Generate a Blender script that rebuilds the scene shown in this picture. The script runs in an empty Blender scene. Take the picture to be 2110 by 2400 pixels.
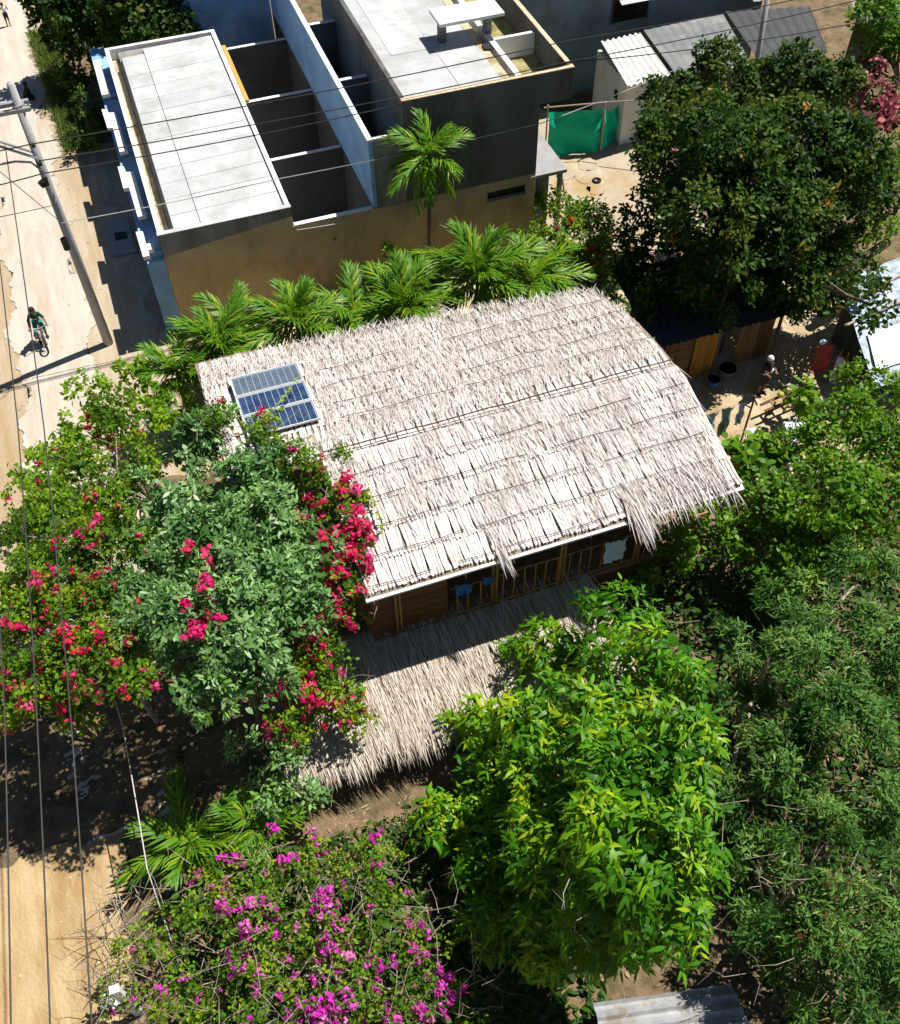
import bpy, bmesh, math, random
import numpy as np
from mathutils import Vector, Matrix, Euler
random.seed(7)
rng = np.random.default_rng(11)
SC = bpy.context.scene
COL = SC.collection

# ---------------------------------------------------------------- camera
cam_d = bpy.data.cameras.new('camera')
cam = bpy.data.objects.new('camera', cam_d)
COL.objects.link(cam)
PITCH, ROLL, YAW = (math.radians(a) for a in (51.7, -1.2, 18.6))
fwd = Vector((math.sin(YAW)*math.cos(PITCH), math.cos(YAW)*math.cos(PITCH), -math.sin(PITCH)))
rgt = Vector((math.cos(YAW), -math.sin(YAW), 0.0))
upv = rgt.cross(fwd)
r2 = rgt*math.cos(ROLL) + upv*math.sin(ROLL)
u2 = upv*math.cos(ROLL) - rgt*math.sin(ROLL)
cm = Matrix((r2, u2, -fwd)).transposed().to_4x4()
cm.translation = Vector((0, 0, 21.0))
cam.matrix_world = cm
cam_d.sensor_fit = 'VERTICAL'
cam_d.sensor_height = 24.0
cam_d.lens = 23.8
cam_d.clip_start = 0.2
cam_d.clip_end = 900
SC.camera = cam

# ---------------------------------------------------------------- daylight
SUN_EL = math.radians(62)
to_sun = Vector((0.968*math.cos(SUN_EL), 0.25*math.cos(SUN_EL), math.sin(SUN_EL)))
world = bpy.data.worlds.new('World')
SC.world = world
world.use_nodes = True
wn = world.node_tree.nodes
wl = world.node_tree.links
sky = wn.new('ShaderNodeTexSky')
sky.sky_type = 'NISHITA'
sky.sun_disc = False
sky.sun_elevation = SUN_EL
sky.sun_rotation = math.atan2(to_sun.x, to_sun.y)
sky.air_density = 0.65
sky.dust_density = 0.4
wn['Background'].inputs['Strength'].default_value = 0.05
wl.new(sky.outputs['Color'], wn['Background'].inputs['Color'])
sun_d = bpy.data.lights.new('sun', 'SUN')
sun_d.energy = 5.0
sun_d.angle = math.radians(0.5)
sun_d.color = (1.0, 0.955, 0.87)
sun = bpy.data.objects.new('sun', sun_d)
COL.objects.link(sun)
sun.rotation_euler = (-to_sun).to_track_quat('-Z', 'Y').to_euler()
sun.location = (20, 5, 40)
vs = SC.view_settings
vs.view_transform = 'Standard'
vs.look = 'None'
vs.exposure = 0.72
vs.gamma = 1.0
vs.use_curve_mapping = False
SC.render.engine = 'CYCLES'
SC.cycles.max_bounces = 4
SC.cycles.diffuse_bounces = 2
SC.cycles.glossy_bounces = 2
SC.cycles.transmission_bounces = 2
SC.cycles.transparent_max_bounces = 4
SC.cycles.adaptive_threshold = 0.03
SC.cycles.use_denoising = True
SC.cycles.caustics_reflective = False
SC.cycles.caustics_refractive = False

# ---------------------------------------------------------------- object helpers
def link(o, parent=None, local=False):
    COL.objects.link(o)
    if parent is not None:
        o.parent = parent
        if parent.parent is None and not local and parent.type == 'EMPTY':
            o.matrix_parent_inverse = Matrix.Translation(-parent.location)
    return o

def tag(o, label=None, cat=None, group=None, kind=None):
    if label: o['label'] = label
    if cat: o['category'] = cat
    if group: o['group'] = group
    if kind: o['kind'] = kind
    return o

def empty(name, loc, label, cat, group=None, rotz=0):
    o = bpy.data.objects.new(name, None)
    o.location = loc
    o.rotation_euler = (0, 0, rotz)
    o.empty_display_size = .2
    COL.objects.link(o)
    return tag(o, label, cat, group)

def mobj(name, me, mat=None, parent=None, local=False, kind=None):
    o = bpy.data.objects.new(name, me)
    if mat is not None and len(me.materials) == 0:
        me.materials.append(mat)
    link(o, parent, local)
    if kind: o['kind'] = kind
    return o

def copy_tree(o, parent=None):
    c = o.copy()
    COL.objects.link(c)
    if parent is not None:
        c.parent = parent
    for ch in o.children:
        copy_tree(ch, c)
    return c

def np_mesh(name, V, F, smooth=False, var=None):
    V = np.asarray(V, dtype=np.float32)
    F = np.asarray(F, dtype=np.int32)
    n, k = F.shape
    me = bpy.data.meshes.new(name)
    me.vertices.add(len(V))
    me.vertices.foreach_set('co', V.ravel())
    me.loops.add(n*k)
    me.loops.foreach_set('vertex_index', F.ravel())
    me.polygons.add(n)
    me.polygons.foreach_set('loop_start', np.arange(0, n*k, k, dtype=np.int32))
    if var is not None:
        a = me.attributes.new('var', 'FLOAT', 'POINT')
        a.data.foreach_set('value', np.asarray(var, dtype=np.float32))
    me.update(calc_edges=True)
    if smooth:
        me.polygons.foreach_set('use_smooth', np.ones(n, dtype=bool))
    return me

class MB:
    """collects verts and faces for one mesh"""
    def __init__(s): s.v = []; s.f = []
    def add(s, v, f):
        o = len(s.v); s.v += [tuple(p) for p in v]; s.f += [tuple(i+o for i in q) for q in f]; return s
    def box(s, x0, x1, y0, y1, z0, z1):
        return s.add([(x0,y0,z0),(x1,y0,z0),(x1,y1,z0),(x0,y1,z0),(x0,y0,z1),(x1,y0,z1),(x1,y1,z1),(x0,y1,z1)],
              [(3,2,1,0),(4,5,6,7),(0,1,5,4),(1,2,6,5),(2,3,7,6),(3,0,4,7)])
    def prism(s, pts, z0, z1):
        n = len(pts)
        return s.add([(p[0],p[1],z0) for p in pts]+[(p[0],p[1],z1) for p in pts],
              [tuple(range(n-1,-1,-1)), tuple(range(n,2*n))]+[(i,(i+1)%n,(i+1)%n+n,i+n) for i in range(n)])
    def hull4(s, a, b, c, d, t):
        """slab from four top corners, thickness t straight down"""
        top = [Vector(p) for p in (a,b,c,d)]; bot = [p-Vector((0,0,t)) for p in top]
        return s.add(bot+top, [(3,2,1,0),(4,5,6,7),(0,1,5,4),(1,2,6,5),(2,3,7,6),(3,0,4,7)])
    def tube(s, pts, rad, n=6, caps=True):
        pts = [Vector(p) for p in pts]
        if not hasattr(rad, '__len__'): rad = [rad]*len(pts)
        rings = []
        prev = None
        for i, p in enumerate(pts):
            d = (pts[min(i+1,len(pts)-1)]-pts[max(i-1,0)])
            if d.length < 1e-9: d = Vector((0,0,1))
            d.normalize()
            if prev is None:
                a = d.cross(Vector((0,0,1)) if abs(d.z) < .95 else Vector((1,0,0))).normalized()
            else:
                a = (prev-d*prev.dot(d)).normalized()
            prev = a
            b = d.cross(a)
            rings.append([p+(a*math.cos(2*math.pi*k/n)+b*math.sin(2*math.pi*k/n))*rad[i] for k in range(n)])
        v = [q for r in rings for q in r]
        f = [(i*n+k, i*n+(k+1)%n, (i+1)*n+(k+1)%n, (i+1)*n+k) for i in range(len(pts)-1) for k in range(n)]
        if caps:
            f += [tuple(range(n-1,-1,-1)), tuple(range((len(pts)-1)*n, len(pts)*n))]
        return s.add(v, f)
    def ball(s, c, r, nu=10, nv=7):
        c = Vector(c); r = r if hasattr(r,'__len__') else (r,r,r)
        v = [c+Vector((0,0,-r[2]))]
        for j in range(1,nv):
            t = math.pi*j/nv-math.pi/2
            v += [c+Vector((r[0]*math.cos(t)*math.cos(2*math.pi*i/nu), r[1]*math.cos(t)*math.sin(2*math.pi*i/nu), r[2]*math.sin(t))) for i in range(nu)]
        v.append(c+Vector((0,0,r[2])))
        f = [(0,1+(i+1)%nu,1+i) for i in range(nu)]
        for j in range(nv-2):
            f += [(1+j*nu+i,1+j*nu+(i+1)%nu,1+(j+1)*nu+(i+1)%nu,1+(j+1)*nu+i) for i in range(nu)]
        k = 1+(nv-2)*nu
        f += [(k+i,k+(i+1)%nu,len(v)-1) for i in range(nu)]
        return s.add(v,f)
    def torus(s, c, R, r, ax=(0,1,0), n=20, m=6):
        c = Vector(c); ax = Vector(ax).normalized()
        a = ax.cross(Vector((0,0,1)) if abs(ax.z)<.9 else Vector((1,0,0))).normalized(); b = ax.cross(a)
        v = []; f = []
        for i in range(n):
            t = 2*math.pi*i/n; d = a*math.cos(t)+b*math.sin(t)
            for j in range(m):
                q = 2*math.pi*j/m
                v.append(c+d*(R+r*math.cos(q))+ax*(r*math.sin(q)))
        for i in range(n):
            for j in range(m):
                f.append((i*m+j,((i+1)%n)*m+j,((i+1)%n)*m+(j+1)%m,i*m+(j+1)%m))
        return s.add(v,f)
    def mesh(s, name, smooth=False, bevel=0):
        me = bpy.data.meshes.new(name)
        me.from_pydata([tuple(p) for p in s.v], [], s.f)
        if bevel:
            bm = bmesh.new(); bm.from_mesh(me)
            bmesh.ops.bevel(bm, geom=bm.edges[:], offset=bevel, segments=1, affect='EDGES', profile=.5)
            bm.to_mesh(me); bm.free()
        if smooth:
            me.polygons.foreach_set('use_smooth', np.ones(len(me.polygons), dtype=bool))
        me.update()
        return me
    def build(s, name, mat, parent=None, smooth=False, bevel=0, local=False, kind=None):
        return mobj(name, s.mesh(name, smooth, bevel), mat, parent, local, kind)

# ---------------------------------------------------------------- materials
def M(name, c1, c2=None, rough=.85, scale=2.0, detail=6, bump=0.0, bscale=60, metal=0.0, spec=.25, stretch=(1,1,1), c3=None, s3=.5, rnd=0.0, lo=.35, hi=.65):
    m = bpy.data.materials.new(name)
    m.use_nodes = True
    N = m.node_tree.nodes; L = m.node_tree.links
    b = N['Principled BSDF']
    b.inputs['Roughness'].default_value = rough
    b.inputs['Metallic'].default_value = metal
    b.inputs['Specular IOR Level'].default_value = spec
    tc = N.new('ShaderNodeTexCoord')
    geo = N.new('ShaderNodeNewGeometry')
    mp = N.new('ShaderNodeMapping')
    mp.inputs['Scale'].default_value = stretch
    L.new(geo.outputs['Position'], mp.inputs['Vector'])
    c2 = c2 or tuple(v*.85 for v in c1)
    nz = N.new('ShaderNodeTexNoise')
    nz.inputs['Scale'].default_value = scale
    nz.inputs['Detail'].default_value = detail
    nz.inputs['Roughness'].default_value = .62
    L.new(mp.outputs['Vector'], nz.inputs['Vector'])
    cr = N.new('ShaderNodeValToRGB')
    cr.color_ramp.elements[0].position = lo
    cr.color_ramp.elements[1].position = hi
    cr.color_ramp.elements[0].color = (*c1, 1)
    cr.color_ramp.elements[1].color = (*c2, 1)
    L.new(nz.outputs['Fac'], cr.inputs['Fac'])
    out = cr.outputs['Color']
    if c3:
        n3 = N.new('ShaderNodeTexNoise')
        n3.inputs['Scale'].default_value = s3
        n3.inputs['Detail'].default_value = 8
        n3.inputs['Roughness'].default_value = .7
        L.new(mp.outputs['Vector'], n3.inputs['Vector'])
        r3 = N.new('ShaderNodeValToRGB')
        r3.color_ramp.elements[0].position = .48
        r3.color_ramp.elements[1].position = .62
        L.new(n3.outputs['Fac'], r3.inputs['Fac'])
        mx = N.new('ShaderNodeMixRGB')
        mx.inputs['Color2'].default_value = (*c3, 1)
        L.new(r3.outputs['Color'], mx.inputs['Fac'])
        L.new(out, mx.inputs['Color1'])
        out = mx.outputs['Color']
    if rnd:
        oi = N.new('ShaderNodeObjectInfo')
        mr = N.new('ShaderNodeMapRange')
        mr.inputs['To Min'].default_value = 1-rnd
        mr.inputs['To Max'].default_value = 1+rnd*.5
        L.new(oi.outputs['Random'], mr.inputs['Value'])
        mm = N.new('ShaderNodeMixRGB'); mm.blend_type = 'MULTIPLY'; mm.inputs['Fac'].default_value = 1
        L.new(out, mm.inputs['Color1'])
        L.new(mr.outputs['Result'], mm.inputs['Color2'])
        out = mm.outputs['Color']
    L.new(out, b.inputs['Base Color'])
    if bump:
        nb = N.new('ShaderNodeTexNoise')
        nb.inputs['Scale'].default_value = bscale
        nb.inputs['Detail'].default_value = 5
        L.new(geo.outputs['Position'], nb.inputs['Vector'])
        bp = N.new('ShaderNodeBump')
        bp.inputs['Strength'].default_value = bump
        bp.inputs['Distance'].default_value = .05
        L.new(nb.outputs['Fac'], bp.inputs['Height'])
        L.new(bp.outputs['Normal'], b.inputs['Normal'])
    return m

def LM(name, cols, rough=.5, trans=.35, tcol=(.25,.4,.03), spec=.35, obj_rnd=False):
    """leaf material; colour varies from leaf to leaf by the attribute var (or by object)"""
    m = bpy.data.materials.new(name)
    m.use_nodes = True
    N = m.node_tree.nodes; L = m.node_tree.links
    b = N['Principled BSDF']
    b.inputs['Roughness'].default_value = rough
    b.inputs['Specular IOR Level'].default_value = spec
    cr = N.new('ShaderNodeValToRGB')
    e = cr.color_ramp.elements
    while len(e) < len(cols): e.new(.5)
    for i, c in enumerate(cols):
        e[i].position = i/max(1,len(cols)-1); e[i].color = (*c, 1)
    if obj_rnd:
        s = N.new('ShaderNodeObjectInfo'); L.new(s.outputs['Random'], cr.inputs['Fac'])
    else:
        s = N.new('ShaderNodeAttribute'); s.attribute_name = 'var'; L.new(s.outputs['Fac'], cr.inputs['Fac'])
    L.new(cr.outputs['Color'], b.inputs['Base Color'])
    t = N.new('ShaderNodeBsdfTranslucent')
    mm = N.new('ShaderNodeMixRGB'); mm.inputs['Fac'].default_value = .5
    mm.inputs['Color2'].default_value = (*tcol, 1)
    L.new(cr.outputs['Color'], mm.inputs['Color1'])
    L.new(mm.outputs['Color'], t.inputs['Color'])
    mx = N.new('ShaderNodeMixShader')
    mx.inputs['Fac'].default_value = trans
    L.new(b.outputs['BSDF'], mx.inputs[1]); L.new(t.outputs['BSDF'], mx.inputs[2])
    L.new(mx.outputs['Shader'], N['Material Output'].inputs['Surface'])
    return m

MT = dict(
 sand=M('sand', (.40,.34,.27), (.34,.28,.2), scale=1.2, c3=(.33,.235,.12), s3=.35, bump=.5, bscale=25, rough=.95),
 road=M('sandy_road', (.41,.345,.26), (.34,.275,.19), scale=3.0, c3=(.31,.22,.12), s3=.55, bump=.6, bscale=14, rough=.95, stretch=(1,.12,1)),
 track=M('worn_sand', (.47,.425,.375), (.40,.355,.30), scale=3.0, c3=(.36,.295,.21), s3=.7, bump=.5, bscale=14, rough=.95, stretch=(1,.15,1)),
 ochre=M('ochre_sand', (.42,.31,.175), (.34,.235,.115), scale=2.4, c3=(.27,.175,.08), s3=.6, bump=.6, bscale=14, rough=.95, stretch=(1,.25,1)),
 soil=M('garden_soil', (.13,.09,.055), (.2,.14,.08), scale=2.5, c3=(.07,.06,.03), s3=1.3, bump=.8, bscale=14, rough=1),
 yard=M('yard_sand', (.48,.40,.29), (.36,.28,.17), scale=1.6, c3=(.30,.21,.11), s3=.7, bump=.6, bscale=20, rough=1),
 tan=M('tan_plaster', (.56,.42,.22), (.45,.33,.17), scale=1.0, c3=(.34,.26,.15), s3=.6, bump=.25, bscale=18, rough=.95, stretch=(1,1,.55)),
 cement=M('grey_cement', (.27,.265,.25), (.18,.175,.17), scale=1.6, c3=(.14,.13,.115), s3=.9, bump=.25, bscale=20, rough=.9, stretch=(1,1,.4)),
 shade_cement=M('shaded_room_cement', (.075,.073,.075), (.05,.05,.052), scale=.9, bump=.2, bscale=20, rough=.95),  # grey cement darkened in colour to deepen the rooms' shade
 dcement=M('dark_cement', (.135,.13,.125), (.095,.092,.09), scale=1.4, c3=(.07,.066,.06), s3=.8, bump=.25, bscale=20, rough=.92, stretch=(1,1,.35)),
 slab=M('roof_slab', (.455,.465,.48), (.40,.41,.425), scale=1.3, c3=(.34,.345,.35), s3=.8, bump=.1, bscale=30, rough=.8, rnd=.10),
 teal=M('shade_darkened_teal', (.22,.30,.33), (.17,.24,.27), scale=1.0, c3=(.14,.19,.21), s3=.6, bump=.1, bscale=25, rough=.8),  # cyan wall darkened in its colour for shade and vignetting
 white=M('white_plaster', (.74,.74,.73), (.64,.65,.65), scale=1.0, c3=(.58,.58,.57), s3=.8, bump=.1, bscale=25, rough=.8),
 skyblue=M('sky_tinted_white', (.24,.42,.64), (.19,.34,.54), scale=.8, c3=(.15,.29,.48), s3=.6, bump=.1, rough=.8),  # blue of sky-lit shade painted into white walls
 copper=M('rusty_edge', (.50,.33,.2), (.62,.5,.38), scale=6, rough=.9),
 gutter=M('beige_mortar', (.48,.42,.30), (.36,.31,.21), scale=2, c3=(.25,.2,.1), s3=2, bump=.3, rough=.95),
 black=M('flat_black', (.015,.015,.016), (.025,.024,.024), rough=.7),
 moss=M('mossy_floor', (.22,.21,.07), (.32,.28,.14), scale=2.5, c3=(.10,.10,.03), s3=1.8, rough=.95),
 timber=M('yellow_timber', (.55,.31,.09), (.45,.24,.06), scale=6, stretch=(1,.1,1), rough=.7),
 bamboo=M('bamboo', (.34,.19,.055), (.25,.13,.035), scale=8, rough=.55, spec=.4),
 brown=M('brown_board', (.16,.075,.03), (.10,.045,.02), scale=5, stretch=(.12,1,1), rough=.7, rnd=.25),
 oldwood=M('old_plank', (.24,.14,.06), (.15,.08,.035), scale=5, stretch=(1,1,.12), rough=.75, rnd=.3),
 orange=M('orange_board', (.46,.22,.045), (.34,.15,.03), scale=5, stretch=(1,1,.1), rough=.6, rnd=.2),
 strip=M('thatch_strip', (.74,.69,.665), (.62,.57,.545), scale=9, stretch=(6,.5,1), c3=(.50,.45,.42), s3=3, rough=.8, rnd=.22, bump=.2, bscale=50),
 under=M('thatch_under', (.26,.21,.17), (.17,.13,.10), scale=9, rough=1),
 cane=M('dark_cane', (.05,.04,.035), (.09,.07,.055), scale=12, rough=.8),
 trim=M('white_sheet_edge', (.76,.75,.74), (.64,.63,.62), scale=3, rough=.6),
 bark=M('bark', (.12,.085,.055), (.2,.155,.11), scale=14, bump=.6, bscale=30, rough=.95),
 palebark=M('pale_twig', (.42,.36,.29), (.28,.23,.17), scale=12, rough=.9),
 polec=M('pole_concrete', (.36,.355,.36), (.27,.27,.28), scale=1.6, bump=.15, rough=.85),
 galv=M('galvanised', (.42,.44,.46), (.3,.32,.34), scale=5, metal=.5, rough=.45),
 bluemetal=M('blue_lamp', (.05,.13,.28), (.04,.1,.22), rough=.4),
 wire=M('black_cable', (.02,.02,.02), (.03,.03,.03), rough=.6),
 wirew=M('grey_cable', (.45,.44,.42), (.35,.34,.33), rough=.5),
 tarp=M('green_tarp', (.0,.50,.29), (.0,.40,.24), scale=4, rough=.6, spec=.2),
 corr=M('corrugated_sheet', (.34,.355,.37), (.25,.26,.275), scale=2.2, c3=(.2,.18,.15), s3=1.5, rough=.6),
 corrw=M('white_corrugated', (.74,.74,.72), (.62,.62,.60), scale=2, rough=.55),
 corrd=M('dark_sheet', (.055,.058,.062), (.04,.042,.045), scale=1.5, rough=.7),
 corrg=M('grey_sheet', (.16,.17,.18), (.12,.128,.135), scale=1.5, c3=(.22,.22,.22), s3=1.2, rough=.65),
 glass=M('dark_glass', (.01,.012,.014), (.015,.016,.018), rough=.2, spec=.5),
 cellm=M('solar_cell', (.016,.038,.10), (.028,.055,.13), scale=6, rough=.35, spec=.4, rnd=.35),
 cellsky=M('sky_sheen_cell', (.075,.105,.15), (.10,.13,.17), scale=5, rough=.3, spec=.5, rnd=.15),  # pale sky reflection painted into the cell colour
 cellb=M('solar_back', (.30,.36,.42), (.26,.31,.37), rough=.5),
 alu=M('aluminium', (.75,.75,.75), (.68,.68,.69), rough=.4, metal=.2),
 cloth_b=M('blue_cloth', (.05,.17,.42), (.04,.13,.34), scale=8, rough=.9),
 cloth_p=M('pale_blue_cloth', (.50,.62,.74), (.42,.54,.66), scale=8, rough=.9),
 cloth_r=M('red_cloth', (.34,.06,.055), (.26,.04,.04), scale=8, rough=.9),
 cloth_l=M('lilac_cloth', (.55,.48,.75), (.48,.40,.66), scale=8, rough=.9),
 tarpb=M('bluish_tarpaulin', (.30,.37,.45), (.42,.48,.54), scale=3, c3=(.18,.22,.28), s3=2.5, rough=.7),
 cloth_w=M('white_cloth', (.76,.78,.8), (.66,.69,.72), scale=6, rough=.9),
 cloth_g=M('grey_cloth', (.36,.40,.38), (.28,.32,.32), scale=6, rough=.9),
 plastic_b=M('blue_plastic', (.10,.22,.42), (.08,.18,.36), rough=.4),
 plastic_w=M('white_plastic', (.68,.71,.74), (.6,.63,.67), rough=.45),
 skin=M('skin', (.24,.12,.07), (.2,.1,.055), rough=.6),
 hair=M('hair', (.012,.01,.009), (.02,.017,.015), rough=.6),
 shirt_g=M('dark_green_shirt', (.012,.055,.032), (.01,.045,.026), rough=.9),
 short_g=M('teal_shorts', (.06,.2,.16), (.05,.16,.13), rough=.9),
 shirt_w=M('white_shirt', (.7,.71,.74), (.62,.63,.66), rough=.9),
 dark_c=M('dark_clothes', (.02,.02,.024), (.03,.03,.034), rough=.9),
 rubber=M('rubber', (.018,.018,.018), (.025,.025,.025), rough=.8),
 bikered=M('bike_red', (.45,.04,.03), (.4,.035,.03), rough=.4),
 bikesil=M('bike_silver', (.55,.55,.55), (.5,.5,.5), rough=.35, metal=.5),
 fur=M('black_fur', (.012,.011,.011), (.02,.018,.017), scale=20, rough=.9),
 conc=M('concrete_cover', (.30,.30,.30), (.24,.24,.25), scale=2, bump=.2, rough=.9),
 dry=LM('dry_leaf', [(.24,.17,.10),(.40,.30,.19),(.30,.2,.12)], rough=.9, trans=.2, tcol=(.4,.3,.2)),
 thatch=LM('thatch_leaflet', [(.36,.30,.27),(.54,.485,.455),(.65,.60,.575),(.73,.69,.67)], rough=.85, trans=.15, tcol=(.45,.4,.37), spec=.1),
 thatchg=LM('porch_leaflet', [(.30,.23,.18),(.54,.46,.38),(.63,.56,.49),(.69,.63,.57)], rough=.85, trans=.15, tcol=(.4,.35,.28), spec=.1),
 mango=LM('mango_leaf', [(.03,.13,.006),(.07,.23,.008),(.17,.36,.010),(.40,.48,.012)], rough=.45, trans=.4, tcol=(.30,.44,.01), spec=.25),
 mangoo=LM('mango_leaf_single', [(.06,.20,.008),(.11,.28,.008),(.2,.37,.010),(.36,.43,.012)], rough=.42, trans=.4, tcol=(.30,.44,.01), spec=.3, obj_rnd=True),
 silver=LM('grey_green_leaf', [(.05,.14,.028),(.115,.25,.065),(.22,.37,.14),(.14,.31,.035)], rough=.45, trans=.28, tcol=(.22,.4,.09), spec=.4),
 silvero=LM('grey_green_leaf_single', [(.12,.25,.07),(.2,.34,.13),(.34,.46,.25)], rough=.42, trans=.28, tcol=(.22,.4,.1), spec=.45, obj_rnd=True),
 boug=LM('bougainvillea_leaf', [(.045,.12,.008),(.09,.20,.010),(.16,.28,.012),(.28,.36,.016)], rough=.55, trans=.4, tcol=(.3,.44,.015), spec=.2),
 lime=LM('lime_leaf', [(.08,.21,.010),(.17,.34,.012),(.32,.45,.018)], rough=.5, trans=.45, tcol=(.4,.5,.02), spec=.2),
 dark=LM('dark_leaf', [(.008,.03,.003),(.016,.055,.005),(.03,.085,.006),(.06,.11,.007),(.11,.115,.010)], rough=.6, spec=.2, trans=.25, tcol=(.12,.2,.01)),
 feather=LM('feathery_leaf', [(.022,.075,.011),(.05,.135,.02),(.10,.22,.038),(.19,.31,.06)], rough=.6, trans=.3, tcol=(.18,.3,.04), spec=.2),
 vine=LM('vine_leaf', [(.04,.13,.008),(.075,.2,.010),(.13,.28,.012),(.22,.33,.016)], rough=.5, trans=.4, tcol=(.3,.46,.02), spec=.25),
 palm=LM('palm_leaflet', [(.03,.11,.008),(.065,.19,.010),(.14,.28,.012),(.30,.35,.02)], rough=.45, trans=.33, tcol=(.26,.4,.015), spec=.25),
 crimson=LM('crimson_bract', [(.48,.012,.07),(.72,.018,.17),(.78,.05,.25),(.62,.03,.06),(.80,.10,.30)], rough=.75, trans=.4, tcol=(.85,.03,.2), obj_rnd=True, spec=.15),
 magenta=LM('magenta_bract', [(.50,.02,.36),(.68,.03,.52),(.74,.12,.58),(.55,.05,.30),(.72,.28,.56)], rough=.75, trans=.4, tcol=(.8,.06,.55), obj_rnd=True, spec=.15),
 redtip=LM('red_tip', [(.22,.09,.04),(.28,.10,.06),(.2,.13,.04),(.3,.07,.06)], rough=.7, trans=.3, tcol=(.3,.1,.05), obj_rnd=True),
 redfl=LM('red_flower', [(.5,.015,.02),(.6,.03,.04)], rough=.7, trans=.3, tcol=(.6,.02,.02), obj_rnd=True),
 grass=LM('verge_grass', [(.06,.11,.02),(.10,.16,.025),(.2,.2,.05)], rough=.7, trans=.3),
)
# ---------------------------------------------------------------- ground
def grid_sheet(name, x0, x1, y0, y1, z, nx, ny, amp, mat, edge=0.0):
    xs = np.linspace(x0, x1, nx); ys = np.linspace(y0, y1, ny)
    X, Y = np.meshgrid(xs, ys)
    Z = z + amp*(np.sin(X*1.7+Y*.6)*.5+np.sin(Y*1.1-X*.8)*.5)*rng.random(X.shape)
    if edge:
        wv = lambda p: edge*2*(np.sin(ys*1.3+p)+.6*np.sin(ys*3.1+2*p)+.35*np.sin(ys*7.7+p*3)+.25*np.sin(ys*17+p))
        X[:, 0] += wv(x0); X[:, -1] += wv(x1)
        wy = edge*(np.sin(xs*1.9)+.7*np.sin(xs*4.3+1)+.4*np.sin(xs*9.1))
        Y[0] += wy; Y[-1] += wy
    V = np.stack([X, Y, Z], -1).reshape(-1, 3)
    i = np.arange(nx*ny).reshape(ny, nx)
    F = np.stack([i[:-1,:-1], i[:-1,1:], i[1:,1:], i[1:,:-1]], -1).reshape(-1, 4)
    return tag(mobj(name, np_mesh(name, V, F, smooth=True), mat), kind='structure')

grid_sheet('ground', -300, 300, -200, 400, -.02, 3, 3, 0, MT['sand'])
grid_sheet('road', -9.5, -1.0, -6, 70, .002, 24, 160, .012, MT['road'], edge=.12)
grid_sheet('worn_track', -5.0, -2.75, 10, 60, .024, 14, 420, .006, MT['track'], edge=.085)
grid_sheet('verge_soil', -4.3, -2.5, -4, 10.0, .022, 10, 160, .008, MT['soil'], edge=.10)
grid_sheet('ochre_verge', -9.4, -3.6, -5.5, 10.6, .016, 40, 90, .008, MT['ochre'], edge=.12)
grid_sheet('soil_painted_shade', -9.0, -2.5, 10.1, 14.6, .026, 60, 90, .008, MT['soil'], edge=.14)  # dark soil sheet laid to deepen the tree shadow by colour
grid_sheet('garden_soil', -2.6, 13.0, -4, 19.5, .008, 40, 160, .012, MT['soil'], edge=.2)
grid_sheet('back_path', -.6, 13.0, 19.3, 25.2, .004, 40, 30, .012, MT['yard'], edge=.1)
grid_sheet('soil_path', 12.9, 30.0, -4, 13.6, .010, 40, 40, .012, MT['soil'], edge=.2)
grid_sheet('yard', 11.2, 20.0, 13.5, 24.0, .014, 40, 40, .012, MT['yard'], edge=.2)
tag(mobj('dark_shade_ground', MB().prism([(-1.7,36.6),(14,38.7),(14,62),(-2.2,62)], -.01, .006).mesh('dark_shade_ground'), MT['soil']), kind='structure')  # dark colour stands in for deep shade behind the building
tag(mobj('back_shade_ground', MB().prism([(17.6,13.7),(34,13.7),(34,30.4),(17.6,29.4)], -.01, .004).mesh('back_shade_ground'), MT['soil']), kind='structure')  # ground coloured dark to stand for shade at the back right

# ---------------------------------------------------------------- concrete building
B = empty('concrete_building', (5.8, 25.3, 0), 'unfinished grey and tan concrete building with flat roofs and roofless rooms', 'building')
def bx(name, mat, *b, bevel=.008, parent=None):
    return MB().box(*b).build(name, MT[mat], parent or B, bevel=bevel)
# front wall, tan below
bx('front_wall', 'tan', 0, 9.96, 25.30, 25.44, 0, 2.80)
bx('front_wall', 'tan', 11.24, 11.55, 25.30, 25.44, 0, 2.80)
bx('front_wall', 'tan', 9.96, 11.24, 25.302, 25.44, 0, 2.17)
bx('front_wall', 'tan', 9.96, 11.24, 25.302, 25.44, 2.47, 2.80)
w = bx('window', 'glass', 9.96, 11.24, 25.40, 25.43, 2.17, 2.47)
bx('sill', 'cement', 9.93, 11.27, 25.27, 25.40, 2.13, 2.168, parent=w)
bx('front_wall', 'tan', 0, 3.84, 25.301, 25.441, 2.80, 3.46)
MB().add([(0,25.296,2.72),(3.84,25.296,3.17),(3.84,25.296,3.462),(0,25.296,3.462),(0,25.30,2.72),(3.84,25.30,3.17),(3.84,25.30,3.462),(0,25.30,3.462)],
         [(0,1,2,3),(7,6,5,4),(0,4,5,1),(1,5,6,2),(2,6,7,3),(3,7,4,0)]).build('plaster_band', MT['cement'], B)
bx('side_wall', 'white', 0, .14, 25.45, 36.36, 0, 3.50)
bx('coping', 'slab', -.02, 3.86, 25.285, 25.46, 3.462, 3.49)
bx('side_wall', 'white', 3.70, 3.84, 25.46, 36.36, 0, 3.50)
bx('back_wall', 'white', 0, 3.84, 36.36, 36.50, 0, 3.50)
bx('gutter', 'gutter', .14, .36, 25.47, 36.36, 2.9, 3.12)
bx('roof_edge_shadow', 'black', .365, .47, 25.47, 35.5, 3.122, 3.434)  # black strip stands in for the shadow line along the slab
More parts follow.
